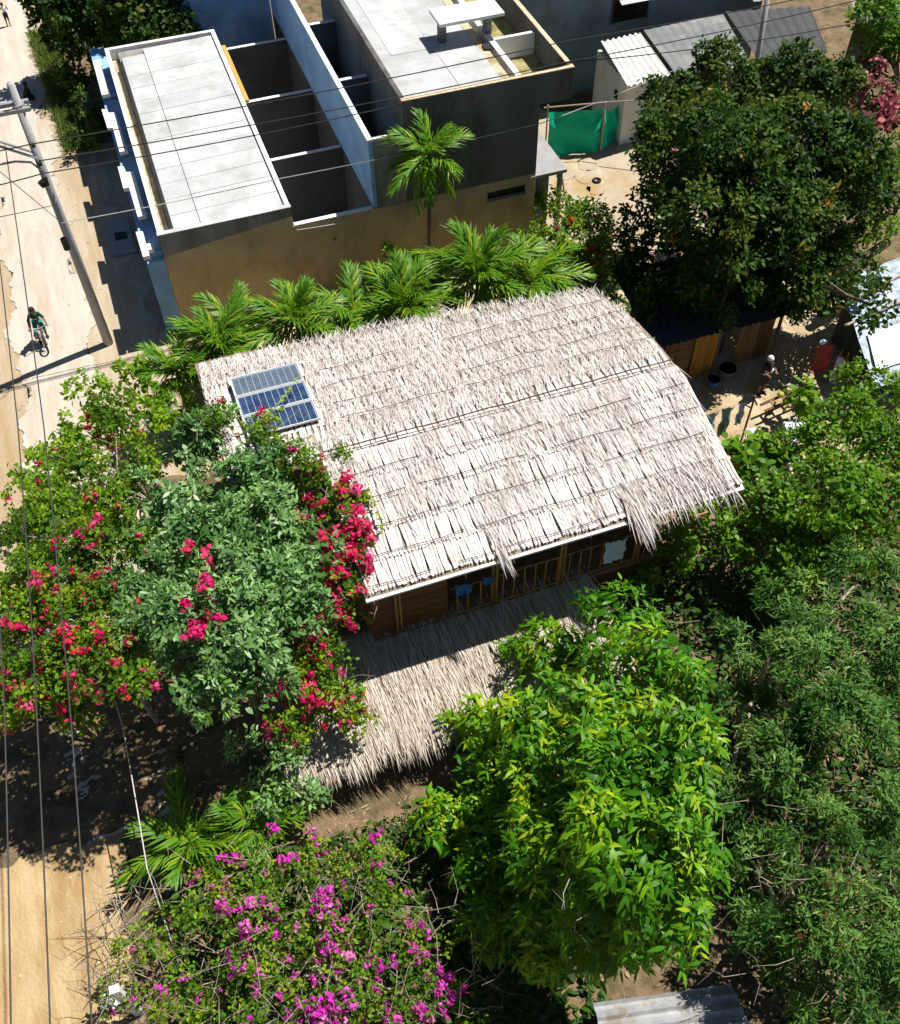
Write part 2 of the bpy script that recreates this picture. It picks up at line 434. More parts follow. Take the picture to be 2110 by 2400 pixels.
bx('roof_deck', 'cement', .40, 3.70, 25.47, 36.36, 3.1, 3.36)
# roof panels with open joints, two columns
for j in range(13):
    y0 = 25.48+j*.825
    for (x0, x1) in ((.475, 1.245), (1.262, 3.69)):
        y1 = y0+.811
        if j == 12: y1 = 35.9 if x0 < 1 else 36.25
        dz = random.uniform(-.003, .003)
        sk = .10 if j else 0
        p = [(x0, y0+sk*(x0-3.69)*.4), (x1, y0+sk*(x1-3.69)*.4), (x1, y1+.1*(x1-3.69)*.4), (x0, y1+.1*(x0-3.69)*.4)]
        MB().prism(p, 3.362, 3.425+dz).build('roof_panel', MT['slab'], B, bevel=.004)
# projecting lower storey on the road side and its white ledges
bx('side_projection', 'skyblue', -.52, -.004, 25.32, 38.5, 0, 2.62)
L1 = [(-.50,36.9),(-.25,36.9),(-.22,34.45),(-.50,34.45)]
L2 = [(-.63,33.55),(-.47,33.5),(-.43,33.25),(-.22,33.2),(-.18,30.8),(-.43,30.78),(-.43,32.3),(-.60,32.32)]
L3 = [(-.60,30.0),(-.42,29.95),(-.39,29.6),(-.17,29.55),(-.15,27.15),(-.41,27.15),(-.43,28.75),(-.60,28.75)]
L4 = [(-.58,26.45),(-.38,26.4),(-.38,25.78),(-.18,25.74),(-.21,25.46),(-.37,25.46),(-.38,25.2),(-.56,25.2)]
for p in (L1, L2, L3, L4):
    MB().prism(p[::-1], 2.84, 2.97).build('ledge', MT['white'], B, bevel=.006)
    xs = [q[0] for q in p]; ys = [q[1] for q in p]
    bx('ledge_bracket', 'skyblue', max(xs)-.12, -.006, min(ys)+.3, max(ys)-.3, 2.622, 2.838)
# roofless rooms
bx('room_floor', 'shade_cement', 3.85, 6.28, 25.46, 38.3, .0, .06)
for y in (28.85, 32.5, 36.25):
    bx('cross_wall', 'shade_cement', 3.845, 6.295, y-.06, y+.06, .06, 2.82)
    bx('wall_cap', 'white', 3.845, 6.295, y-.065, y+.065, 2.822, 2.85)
bx('front_cap', 'white', 3.87, 6.28, 25.285, 25.445, 2.802, 2.84)
bx('divider_wall', 'skyblue', 6.30, 6.43, 25.29, 38.4, 2.842, 5.0)
bx('divider_base', 'shade_cement', 6.30, 6.43, 25.46, 38.4, .06, 2.84)
bx('wall_cap', 'white', 6.285, 6.445, 25.28, 38.4, 5.002, 5.04)
bx('rear_wall', 'skyblue', 2.3, 6.29, 38.5, 38.64, 0, 7.0)
bx('wall_cap', 'timber', 3.98, 4.12, 32.45, 36.4, 2.86, 2.93).name = 'timber_beam'
# narrow slot rooms
bx('slot_wall', 'cement', 6.435, 7.355, 25.303, 25.42, 2.80, 5.0)
bx('wall_cap', 'white', 6.45, 7.35, 25.29, 25.43, 5.002, 5.045)
for y in (28.9, 32.6):
    bx('slot_cross_wall', 'shade_cement', 6.44, 7.35, y-.06, y+.06, .1, 4.95)
    bx('wall_cap', 'white', 6.45, 7.34, y-.065, y+.065, 4.952, 4.985)
bx('room_floor', 'black', 6.44, 7.35, 25.46, 38, .0, .05)
# taller block
bx('upper_front', 'dcement', 7.36, 11.55, 25.303, 25.42, 2.80, 6.00)
bx('upper_front', 'dcement', 11.55, 12.55, 25.303, 25.42, 5.07, 6.00)
bx('coping', 'copper', 7.35, 12.56, 25.29, 25.43, 6.002, 6.04)
bx('upper_side', 'dcement', 7.36, 7.50, 25.43, 34.5, 2.0, 5.99)
bx('end_wall', 'dcement', 11.42, 11.55, 25.45, 34.5, 0, 5.06)
bx('parapet', 'dcement', 12.43, 12.55, 25.43, 34.5, 5.07, 6.0)
bx('coping', 'copper', 12.42, 12.565, 25.43, 34.5, 6.002, 6.04)
bx('balcony_floor', 'moss', 11.06, 12.43, 25.43, 34.5, 5.08, 5.17)
bx('roof_slab', 'slab', 7.51, 10.42, 25.435, 34.5, 5.7, 5.90)
bx('roof_patch', 'slab', 9.2, 10.45, 25.6, 27.6, 5.902, 5.912)
bx('roof_patch', 'slab', 7.9, 9.15, 28.0, 33.0, 5.902, 5.909)
bx('roof_border', 'gutter', 10.43, 10.71, 25.435, 34.5, 5.68, 5.895)
bx('roof_gutter', 'black', 10.72, 10.87, 25.435, 34.5, 5.3, 5.42)
bx('low_wall', 'white', 10.875, 11.05, 25.435, 34.5, 5.1, 5.93)
bx('low_cross_wall', 'white', 11.06, 12.42, 27.88, 28.0, 5.175, 5.86)
t = bx('roof_table', 'white', 9.36, 11.38, 27.80, 28.80, 6.56, 6.66)
for lx, ly in ((9.58,28.3),(11.0,28.25)):
    bx('table_leg', 'cement', lx-.11, lx+.11, ly-.11, ly+.11, 5.9, 6.56, parent=t)
MB().prism([(10.55,27.3),(10.75,27.25),(10.82,27.6),(10.6,27.62)], 5.9, 5.95).build('drain_cover', MT['black'], B)
a = bx('side_canopy', 'conc', 11.56, 12.66, 25.38, 27.85, 2.52, 2.64)
bx('canopy_post', 'conc', 12.45, 12.58, 25.5, 25.63, 0, 2.52, parent=a)
bx('canopy_wall', 'conc', 11.56, 12.3, 25.9, 26.0, 0, 2.5, parent=a)
# pipe fixture on the wall
MB().tube([(5.0,25.3,2.05),(5.0,25.2,2.05)], .05, 8).build('wall_fixture', MT['galv'], B)

MB().prism([(-1.60,31.6),(-.82,31.42),(-.80,29.63),(-1.62,29.63)][::-1], .0, .09).build('slab', MT['conc'], None, bevel=.01)
cov = bpy.data.objects['slab']; cov.name = 'concrete_cover'; tag(cov, 'grey concrete cover slab on shaded ground beside blue building side', 'cover slab')
hp = MB().prism([(-1.36,30.86),(-.95,30.8),(-.96,30.38),(-1.38,30.4)][::-1], .091, .096).build('hatch', MT['black'], cov)

# ---------------------------------------------------------------- utility pole
P = empty('utility_pole', (-2.30, 25.5, 0), 'tall grey concrete utility pole with crossarms beside the sandy road', 'pole')
MB().tube([(-2.30,25.5,0),(-2.32,25.5,4),(-2.36,25.5,8.35)], [.145,.125,.095], 14).build('shaft', MT['polec'], P, smooth=True)
for dy, dz in ((-.13,7.72),(.13,7.78)):
    MB().box(-6.2, -2.10, 25.5+dy-.05, 25.5+dy+.05, dz-.05, dz+.05).build('crossarm', MT['galv'], P, bevel=.004)
MB().tube([(-2.36,25.5,7.66),(-2.36,25.5,7.84)], .16, 10).build('clamp', MT['galv'], P)
for dy in (-.12,.12):
    MB().tube([(-2.36,25.5+dy,6.40),(-4.3,25.5+dy,7.70)], .035, 6).build('brace', MT['galv'], P)
for x in (-5.7,-4.9,-4.1,-3.3):
    MB().tube([(x,25.5,7.8),(x,25.5,7.88),(x,25.5,7.90),(x,25.5,8.02)], [.02,.02,.07,.05], 8).build('insulator', MT['bluemetal'], P)
la = MB().tube([(-2.34,25.4,6.0),(-2.55,25.4,6.32),(-2.9,25.4,6.42),(-3.6,25.4,6.42)], .03, 8).build('lamp_arm', MT['galv'], P, smooth=True)
MB().tube([(-3.55,25.4,6.42),(-3.7,25.4,6.43),(-4.2,25.4,6.42)], [.05,.10,.08], 8).build('lamp_head', MT['bluemetal'], la)
for z in (6.8, 6.28, 5.83, 5.7):
    MB().tube([(-2.34,25.32,z-.05),(-2.34,25.32,z+.05)], .05, 8).build('cable_clamp', MT['wire'], P)
MB().tube([(-2.5,25.42,5.75),(-2.42,25.38,5.6)], .09, 8).build('junction_box', MT['wire'], P)
MB().tube([(-2.46,25.4,3.6),(-2.46,25.4,3.95)], .09, 8).build('meter_box', MT['wire'], P)

def cable(label, pts, r=.014, mat='wire', sag=0.0, n=16, group=None):
    P0 = [Vector(p) for p in pts]
    out = []
    for i in range(len(P0)-1):
        for k in range(n):
            t = k/n
            q = P0[i].lerp(P0[i+1], t); q.z -= sag*4*t*(1-t)
            out.append(q)
    out.append(P0[-1])
    o = MB().tube(out, r, 5).build('overhead_cable', MT[mat])
    return tag(o, label, 'cable', group)
cable('topmost dark cable crossing above the flat concrete roofs', [(-9,25.5,6.95),(-2.34,25.32,6.84),(12.5,25.5,6.72),(26,27.5,5.6)], r=.016, sag=.10)
cable('middle dark cable crossing above the flat concrete roofs', [(-2.34,25.32,6.36),(12.5,25.5,6.1),(26,27.5,5.2)], r=.016, sag=.12)
cable('lowest dark cable crossing above the flat concrete roofs', [(-9,25.5,6.1),(-2.34,25.32,6.0),(12.5,25.5,5.55+.52),(26,27.0,4.6)], r=.016, sag=.2)
cable('pale cable passing in front of the tall palm crown', [(-2.34,25.3,4.5),(3.6,25.15,4.55),(11.6,25.2,4.53),(16.5,26.0,4.9)], r=.012, mat='wirew', sag=.05)
cable('pale drooping cable along the tan wall above the slit window', [(3.9,25.22,2.72),(9.05,25.2,2.72),(11.5,25.2,2.78)], r=.013, mat='wirew', sag=.12)
cable('road cable nearest to the trees', [(-3.06,26,6.55),(-3.12,15.6,6.5),(-3.36,8.7,6.5),(-3.72,2.5,6.5)], r=.013, sag=.05)
cable('second road cable from the trees', [(-3.54,26,6.55),(-3.6,15.8,6.5),(-3.85,9.2,6.5),(-4.25,2.5,6.5)], r=.013, sag=.05)
cable('road cable running nearest to the outer road edge', [(-4.0,26,6.55),(-4.2,15.8,6.5),(-4.32,9.6,6.5),(-4.75,2.5,6.5)], r=.013, sag=.05)
cable('short pale cable hanging over the dark shaded ground', [(-3.49,12.55,2.40),(-3.34,11.06,2.30),(-3.41,8.18,1.90),(-3.31,6.62,0.90)], r=.014, mat='wirew', sag=.02)
cable('thin stay cable slanting from the lower pole to the left', [(-2.36,25.4,5.0),(-5.2,22.5,6.9)], r=.01, sag=.05)
cable('thin stay cable slanting from pole crossarm towards pole foot', [(-4.1,25.4,7.6),(-2.4,25.3,4.6)], r=.01, sag=.0)

# ---------------------------------------------------------------- houses at the back right
H = empty('white_house', (20, 33, 0), 'tall white house with shaded bluish wall behind the dense dark tree', 'house')
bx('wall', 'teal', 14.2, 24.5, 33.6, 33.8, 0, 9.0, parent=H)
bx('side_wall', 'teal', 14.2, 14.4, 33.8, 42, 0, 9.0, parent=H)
w = bx('window', 'glass', 18.05, 19.45, 33.55, 33.598, 2.55, 3.55, parent=H)
bx('window_frame', 'dcement', 18.0, 18.05, 33.52, 33.598, 2.5, 3.6, parent=w)
bx('window_frame', 'dcement', 19.45, 19.5, 33.52, 33.598, 2.5, 3.6, parent=w)
def corrugated(name, mat, a, b, c, d, parent, wave=.10, amp=.018, thick=.0):
    """a-b eave, d-c top; waves run from eave to top"""
    a, b, c, d = (Vector(p) for p in (a, b, c, d))
    n = max(4, int((b-a).length/wave)*4)
    V = []; F = []
    nrm = (b-a).cross(d-a).normalized()
    for i in range(n+1):
        t = i/n; h = nrm*(amp*math.sin(i*math.pi/2+.4))
        V += [a.lerp(b, t)+h, d.lerp(c, t)+h]
    F = [(2*i, 2*i+2, 2*i+3, 2*i+1) for i in range(n)]
    mb = MB(); mb.add(V, F)
    mb.add([p-nrm*.006 for p in V], [q[::-1] for q in F])
    return mb.build(name, MT[mat], parent)
corrugated('awning', 'corrw', (17.9,32.7,3.62),(19.6,32.7,3.62),(19.6,33.59,3.95),(17.9,33.59,3.95), H)
X = empty('annex_shed', (17.6, 30.5, 0), 'small white lean-to shed with ribbed white metal roof', 'shed')
bx('wall', 'white', 16.85, 18.4, 29.75, 29.9, 0, 2.35, parent=X)
bx('wall', 'white', 16.85, 17.0, 29.9, 32.2, 0, 2.4, parent=X)
bx('vent', 'black', 16.80, 16.848, 30.3, 30.5, 1.5, 1.8, parent=X)
corrugated('roof', 'corrw', (16.75,29.5,2.42),(18.5,29.7,2.42),(18.5,32.2,2.75),(16.9,32.1,2.75), X, wave=.24, amp=.05)
Xg = empty('grey_roof_shed', (20.2, 31, 0), 'low shed with a flat weathered grey sheet roof', 'shed')
corrugated('roof', 'corrg', (18.6,29.4,2.5),(21.4,29.1,2.5),(22.0,32.4,2.75),(18.7,32.3,2.75), Xg, wave=.3, amp=.01)
bx('wall', 'dcement', 18.7, 21.3, 29.6, 29.7, 0, 2.45, parent=Xg)
Xd = empty('dark_roof_shed', (23.3, 31, 0), 'low shed with a dark charcoal sheet roof beyond the dark tree', 'shed')
corrugated('roof', 'corrd', (21.7,29.1,2.55),(24.5,29.1,2.4),(25.5,32.0,2.6),(22.1,32.4,2.8), Xd, wave=.35, amp=.02)
bx('wall', 'dcement', 21.9, 24.3, 29.3, 29.4, 0, 2.45, parent=Xd)
Xw = empty('pale_roof_shed', (27.3, 31, 0), 'shed with white roof sheets greyed for shade at the far corner', 'shed')
corrugated('roof', 'corr', (26.5,30.3,2.6),(28.2,29.7,2.6),(29.2,31.2,2.8),(27.2,32.2,2.8), Xw, wave=.3, amp=.015)  # white sheets given a grey colour in place of shade
corrugated('roof', 'corr', (23.4,32.6,2.85),(27.3,32.4,2.85),(27.6,33.4,3.0),(23.5,33.5,3.0), Xw, wave=.3, amp=.012)
bx('wall', 'dcement', 26.7, 28, 30.6, 30.7, 0, 2.5, parent=Xw)
P2 = empty('timber_pole', (22.0, 28.9, 0), 'leaning grey pole rising in front of the flat grey roof', 'pole')
MB().tube([(21.6,28.9,0),(22.1,30.2,5.6)], [.11,.085], 10).build('shaft', MT['polec'], P2, smooth=True)
MB().tube([(22.0,30.1,4.6),(22.05,30.2,4.75)], .13, 8).build('band', MT['wire'], P2)

# green tarp fence and patio
GF = empty('tarp_fence', (14.6, 29.8, 0), 'bright green tarpaulin fence strung between thin poles', 'fence')
def sheet(name, mat, a, b, h, parent, bulge=.08, n=26, m=14, lean=0.0, drop=0.0):
    a = Vector(a); b = Vector(b); V = []
    side = (b-a).cross(Vector((0,0,1))).normalized()
    for j in range(m+1):
        for i in range(n+1):
            s = i/n; t = j/m
            p = a.lerp(b, s)+Vector((0,0,h*t-drop*4*s*(1-s)*t))
            p += side*(bulge*math.sin(s*9+t*2)*math.sin(t*3.0+.3)+.035*math.sin(t*11+s*3)+.02*math.sin(s*23+t*9)+.012*math.sin(t*31-s*14)+lean*t)
            V.append(p)
    F = [(j*(n+1)+i, j*(n+1)+i+1, (j+1)*(n+1)+i+1, (j+1)*(n+1)+i) for j in range(m) for i in range(n)]
    o = mobj(name, MB().add(V, F).mesh(name, smooth=True), MT[mat], parent)
    return o
sheet('tarp', 'tarp', (12.9,31.0,.1), (14.0,30.7,.1), 1.9, GF)
sheet('tarp', 'tarp', (14.1,30.0,.02), (16.0,29.6,.02), 1.6, GF, lean=-.15)
sheet('tarp', 'tarp', (16.02,29.62,.02), (17.2,30.3,.02), 1.65, GF, drop=.3)
for x, y in ((13.98,31.0),(14.03,30.05),(16.0,29.55),(17.3,30.45)):
    MB().tube([(x,y,0),(x,y,2.0)], .03, 6).build('pole', MT['palebark'], GF)
tag(MB().tube([(13.9,30.1,1.9),(16.0,29.5,2.0),(19.5,27.5,2.6)], .022, 6).build('bamboo_rail', MT['palebark']), 'pale bamboo rail running along the top of the green tarp', 'rail')
# cracked paving of the little patio
MB().prism([(17.0,30.5),(40,27),(40,60),(14.5,60),(14.5,34)], -.01, .007).build('rear_shade_ground', MT['soil'])  # dark colour here paints the shade on the ground behind the fence
tag(bpy.data.objects['rear_shade_ground'], kind='structure')
PV = [(13.0,27.6),(13.9,28.6),(14.6,29.5),(15.6,29.3),(15.5,27.9),(14.4,26.6),(13.2,26.2)]
pat = tag(MB().prism(PV[::-1], .01, .05).build('patio', MT['yard']), kind='structure')
for c_, s_ in (((13.5,27.2),.5),((14.2,27.6),.55),((14.9,28.3),.5),((14.3,28.7),.42),((13.7,26.6),.45),((14.9,27.5),.42),((15.2,28.9),.4)):
    ang = random.random()*2
    MB().prism([(c_[0]+s_*random.uniform(.8,1.05)*math.cos(ang+k*math.pi/3), c_[1]+s_*random.uniform(.8,1.05)*math.sin(ang+k*math.pi/3)) for k in range(6)], .051, .066).build('paving_stone', MT['sand'], pat, bevel=.005)
tag(MB().torus((15.1,27.9,.1), .13, .04, ax=(0,.1,1)).build('tyre_ring', MT['rubber']), 'small black ring lying on the sunlit patio stones', 'ring')
tag(MB().tube([(13.3,26.2,0),(12.9,26.35,2.0)], .03, 6).build('bamboo_pole', MT['palebark']), 'bamboo pole leaning beside the grey canopy slab', 'pole')

mb = MB()
for k in range(700):
    x = random.uniform(-7.5,-1.2); y = random.uniform(5,46); s = random.choice((.012,.018,.025,.04))*random.uniform(.7,1.3)
    mb.ball((x,y,.01), (s*random.uniform(.8,1.5), s, s*.6), 5, 4)
tag(mb.build('road_pebbles', MT['gutter']), 'small loose pebbles strewn over the sandy road', 'pebbles', kind='stuff')
# ---------------------------------------------------------------- thatched house
T = empty('thatched_house', (6.2, 11.8, 0), 'long house with a pale palm thatch roof and open railed gallery', 'house')
def roof_z(y):
    a = 4.0+(y-11.2)*.2206; b = 4.75-.2*(y-14.6)
    k = .18
    return -k*np.log(np.exp(-np.asarray(a)/k)+np.exp(-np.asarray(b)/k))+.06
def roof_pt(x, y, h=0.0): return (x, y, float(roof_z(y))+h)
X0, X1 = 1.99, 10.42
# deck under the thatch, both slopes (built in strips so that it follows the curve)
def deck(name, outline_fn, ys, mat, thick):
    V = []; F = []
    for y in ys:
        a, b = outline_fn(y); z = float(roof_z(y))
        V += [(a,y,z-.06),(b,y,z-.06),(a,y,z-.06-thick),(b,y,z-.06-thick)]
    for i in range(len(ys)-1):
        k = 4*i
        F += [(k,k+1,k+5,k+4),(k+2,k+6,k+7,k+3),(k,k+4,k+6,k+2),(k+1,k+3,k+7,k+5)]
    n = 4*(len(ys)-1)
    F += [(0,2,3,1),(n,n+1,n+3,n+2)]
    return MB().add(V, F).build(name, MT[mat], T)
near = list(np.linspace(11.20, 14.6, 14)); far = list(np.linspace(14.62, 19.4, 30))
def far_right(y): return min(10.45 if y < 16.6 else 10.45-(y-16.6)*.18, max(.25, (19.55-y)/.13))
deck('near_deck', lambda y: (X0, X1+(y-11.2)*.012), near, 'under', .05)
deck('far_deck', lambda y: (.0, far_right(y)), far, 'under', .05)
MB().hull4((X0-.04,11.14,3.985),(X1+.03,11.14,3.985),(X1+.03,11.40,4.045),(X0-.04,11.40,4.045),.05).build('eave_trim', MT['trim'], T)
MB().hull4((X1+.02,11.14,3.985),(X1+.06,11.14,3.985),(X1+.08,14.1,4.62),(X1+.04,14.1,4.62),.05).build('rake_trim', MT['trim'], T)
# sewn thatch strips of the near slope, each one its own piece
def strip_mesh(w, l, seed):
    r = random.Random(seed); V = []; rows = 4
    for j in range(rows+1):
        t = j/rows; ww = w*(1-.12*t)*(1+r.uniform(-.06,.06)); off = r.uniform(-.006,.006)*j
        for i, s in enumerate((-.5,-.27,-.03,.0,.03,.27,.5)):
            V.append((s*ww+off, -l*t*(1+(.05*r.uniform(-1,1) if j == rows else 0)), (.018*(1-abs(abs(s)-.27)*4) if s else -.016)+.035*t+(r.uniform(-.004,.004))))
    F = [(j*7+i, (j+1)*7+i, (j+1)*7+i+1, j*7+i+1) for j in range(rows) for i in range(6)]
    return MB().add(V, F).mesh('thatch_strip', smooth=True)
SM = [strip_mesh(.145, .74, k) for k in range(7)]
for m_ in SM: m_.materials.append(MT['strip'])
rows_near = [11.98, 12.62, 13.26, 13.90, 14.50]
for j, y in enumerate(rows_near):
    n = 56; slope = math.atan2(float(roof_z(y))-float(roof_z(y-.6)), .6)
    for i in range(n):
        x = X0+.09+(X1-X0-.12)*i/(n-1)
        o = bpy.data.objects.new('thatch_strip', SM[(i*5+j*3) % 7])
        link(o, T)
        yy = y+.015*math.sin(i*.7+j)+random.uniform(-.012,.012)
        o.location = (x+random.uniform(-.012,.012), yy, float(roof_z(yy))-.035+.004*((i+j) % 2))
        o.rotation_euler = (slope, random.uniform(-.10,.10), random.uniform(-.035,.035))
# the far slope: the same strips, weathered, kept as one piece
V = []; F = []; var = []
ysf = np.arange(15.0, 19.5, .52)
for j, y in enumerate(ysf):
    xr = far_right(y)
    nx_ = int((far_right(y+.1)-.02)/.12)
    for i in range(nx_):
        x = .08+i*.12+random.uniform(-.02,.02); w_ = random.uniform(.08,.12); l_ = random.uniform(.5,.62); a_ = random.gauss(0,.07)
        k = len(V); v_ = random.uniform(.35,1)
        for t, ww in ((0,1),(.5,.95),(1,.7)):
            cy = y-.45+l_*t
            cx = x+a_*l_*t
            z_ = float(roof_z(min(cy,19.6)))-.03+.018*t+random.uniform(-.004,.006)
            V += [(cx-ww*w_/2,cy,z_),(cx+ww*w_/2,cy,z_+random.uniform(-.012,.012))]; var += [v_,v_]
        F += [(k,k+1,k+3,k+2),(k+2,k+3,k+5,k+4)]
tag(mobj('far_thatch', np_mesh('far_thatch', V, F, var=var), MT['thatch'], T), kind='stuff')

# loose leaflets
def leaf_arrays(P, D, U, L, W, droop, rows=((0,.25),(.35,1),(.7,.75),(1,.06)), fold=0.0):
    P = np.asarray(P, float); D = np.asarray(D, float); U = np.asarray(U, float)
    n = len(P)
    L = np.broadcast_to(L, (n,)); W = np.broadcast_to(W, (n,)); droop = np.broadcast_to(droop, (n,))
    D = D/np.maximum(np.linalg.norm(D, axis=1, keepdims=True), 1e-9)
    S = np.cross(D, U); S /= np.maximum(np.linalg.norm(S, axis=1, keepdims=True), 1e-9)
    N = np.cross(S, D)
    V = []
    for t, w in rows:
        c = P+D*(L*t)[:,None]-np.array([0,0,1.0])*(droop*L*t*t)[:,None]
        o = S*(W*w*.5)[:,None]
        up = N*(fold*W*w*.5)[:,None]
        V += [c-o+up, c+o+up]
    V = np.stack(V, 1)
    k = len(rows)
    tri = np.array([(2*j,2*j+1,2*j+3,2*j+2) for j in range(k-1)])
    F = (np.arange(n)[:,None,None]*2*k+tri[None]).reshape(-1, 4)
    return V.reshape(-1,3), F, 2*k
def leaves_obj(name, P, D, U, L, W, droop, var, mat, parent, kind='stuff', rows=((0,.25),(.35,1),(.7,.75),(1,.06)), fold=0.0, smooth=False):
    V, F, k = leaf_arrays(P, D, U, L, W, droop, rows, fold)
    me = np_mesh(name, V, F, var=np.repeat(var, k), smooth=smooth)
    return mobj(name, me, mat, parent, kind=kind)
def roof_leaflets(n, xa, xb, ya, yb, near, spread, Lr, Wr, h0, h1, clump=True):
    x = rng.uniform(xa, xb, n*3); y = rng.uniform(ya, yb, n*3)
    if clump:
        f = np.sin(x*1.3+y*2.1)+np.sin(x*2.9-y*1.7+1)+np.sin(x*.7+2.2)*.8+(y-13.0)*.9*(1 if near else 0)
        keep = rng.random(n*3) < 1/(1+np.exp(-2.2*(f-.2)))
        x = x[keep][:n]; y = y[keep][:n]
    else:
        x = x[:n]; y = y[:n]
    m = len(x)
    a = rng.normal(.12, spread, m)
    s = -1.0 if near else 1.0
    D = np.stack([np.sin(a), s*np.cos(a), np.zeros(m)], 1)
    L = rng.uniform(*Lr, m)
    z0 = roof_z(y)+rng.uniform(h0, h1, m)
    y1 = y+D[:,1]*L
    z1 = roof_z(np.clip(y1, 11.0, 20))+rng.uniform(h0, h1, m)
    D[:,2] = (z1-z0)/L
    P = np.stack([x, y, z0], 1)
    U = np.tile([0,0,1.0], (m,1))+rng.normal(0,.35,(m,3))
    return P, D, U, L, rng.uniform(*Wr, m), m
P_, D_, U_, L_, W_, m_ = roof_leaflets(2500, X0+.05, X1-.05, 11.6, 14.75, True, .16, (.3,.65), (.007,.017), .045, .062)
leaves_obj('near_leaflets', P_, D_, U_, L_, W_, .02, rng.random(m_), MT['thatch'], T)
P_, D_, U_, L_, W_, m_ = roof_leaflets(12500, .05, 10.3, 14.7, 19.0, False, .30, (.2,.5), (.007,.018), .012, .040, clump=False)
ok = (P_[:,0] < np.array([far_right(v) for v in P_[:,1]])-.05) & ~((P_[:,0] > .3) & (P_[:,0] < 2.4) & (P_[:,1] > 15.1) & (P_[:,1] < 18.0))
leaves_obj('far_leaflets', P_[ok], D_[ok], U_[ok], L_[ok], W_[ok], .02, rng.random(ok.sum()), MT['thatch'], T)
# shaggy bunches over the far end of the eave and one bunch midway
def bunch(n, xa, xb, y0, y1, L0, L1):
    x = rng.uniform(xa, xb, n); y = rng.uniform(y0, y1, n)
    a = rng.normal(.16, .16, n)
    D = np.stack([np.sin(a), -np.cos(a), np.full(n, -.20)+rng.uniform(-.05,.05,n)], 1)
    z = roof_z(y)+rng.uniform(.06, .14, n)
    return np.stack([x,y,z],1), D, np.tile([0,0,1.0],(n,1))+rng.normal(0,.35,(n,3)), rng.uniform(L0,L1,n)
P_, D_, U_, L_ = bunch(420, 7.9, 10.15, 11.3, 12.1, .35, .7)
leaves_obj('eave_fringe', P_, D_, U_, L_, rng.uniform(.012,.026,len(P_)), .3, rng.random(len(P_)), MT['thatch'], T)
P_, D_, U_, L_ = bunch(110, 7.75, 8.15, 11.3, 12.0, .6, .95)
leaves_obj('eave_tuft', P_, D_, U_, L_, rng.uniform(.02,.034,len(P_)), .3, rng.random(len(P_)), MT['thatch'], T)
P_, D_, U_, L_ = bunch(60, 4.75, 5.0, 11.25, 11.9, .35, .6)
leaves_obj('eave_tuft', P_, D_, U_, L_, rng.uniform(.02,.03,len(P_)), .5, rng.random(len(P_)), MT['thatch'], T)
# dark canes that hold the thatch rows
def cane(xa, xb, y, h, r=.009, wob=.02, name='batten'):
    n = max(3, int((xb-xa)/.25)); ph = random.random()*6
    pts = [(xa+(xb-xa)*i/n, y+wob*math.sin(i*.9+ph), float(roof_z(y))+h+.006*math.sin(i*1.7+ph)) for i in range(n+1)]
    MB().tube(pts, r, 5).build(name, MT['cane'], T)
for j, y in enumerate([11.37]+rows_near[:-1]):
    x = X0+.1
    while x < X1-.6:
        l = random.uniform(.9, 2.6); cane(x, min(x+l, X1-.05), y-.02, .060); x += l+random.choice((.05,.25,.6))
for y in (15.55, 16.15, 16.9, 17.6):
    x = 2.7
    while x < 10.1:
        l = random.uniform(1.0, 3.0); cane(x, min(x+l, far_right(y)-.1), y, .075, r=.008); x += l+random.choice((.2,.5,1.2))
cane(X0+.1, 10.40, 14.62, .075, r=.017, wob=.01, name='ridge_cable')

# ---------------------------------------------------------------- gallery below the eave
F0 = 1.66
MB().box(X0+.1, 10.2, 11.62, 14.3, F0-.14, F0).build('floor', MT['oldwood'], T)
for x in (2.66,2.75,4.88,4.97,6.50,6.59,8.4,8.49):
    MB().tube([(x,11.66,F0),(x,11.66,3.95)], .035, 8).build('post', MT['bamboo'], T, smooth=True)
for k in range(9):
    MB().box(X0+.12, 3.86, 11.74, 11.77, F0+.02+k*.265, F0+.02+k*.265+.255).build('board', MT['brown'], T, bevel=.006)
MB().box(X0+.12, X0+.2, 11.78, 14.2, F0, 4.0).build('end_panel', MT['brown'], T)
MB().tube([(3.9,11.66,F0+1.05),(10.15,11.66,F0+1.05)], .022, 6).build('rail', MT['bamboo'], T)
MB().tube([(3.9,11.66,F0+.06),(10.15,11.66,F0+.06)], .02, 6).build('rail', MT['bamboo'], T)
x = 4.05
while x < 10.1:
    MB().tube([(x,11.66,F0+.06),(x,11.66,F0+1.05)], .018, 6).build('baluster', MT['bamboo'], T)
    x += random.uniform(.24,.30)
MB().box(4.2, 10.1, 13.6, 13.66, F0, 4.1).build('inner_wall', MT['brown'], T)
for x in (4.25, 6.6, 9.0):
    MB().tube([(x,11.66,3.0),(x,11.66,3.9)], .02, 6).build('hanger', MT['bamboo'], T)
MB().box(X0+.2, 10.0, 12.1, 14.2, .02, F0-.145).build('ground_floor_wall', MT['brown'], T)
def hung(name, label, mat, a, b, h, parent=None, cat='cloth'):
    o = sheet(name, mat, a, b, h, None, bulge=.025, n=8, m=5)
    return tag(o, label, cat)
hung('hanging_cloth', 'dark blue cloth folded over the gallery rail near the board wall', 'cloth_b', (3.98,11.58,2.55), (4.38,11.58,2.55), .32)
hung('hanging_cloth', 'bright blue cloth hung over the gallery rail next to the middle posts', 'cloth_b', (4.60,11.56,2.66), (4.86,11.56,2.66), .24)
hung('hanging_shirt', 'pale blue shirt hung under the eave of the thatched house', 'cloth_p', (7.48,11.50,2.15), (8.02,11.50,2.2), .72, cat='shirt')
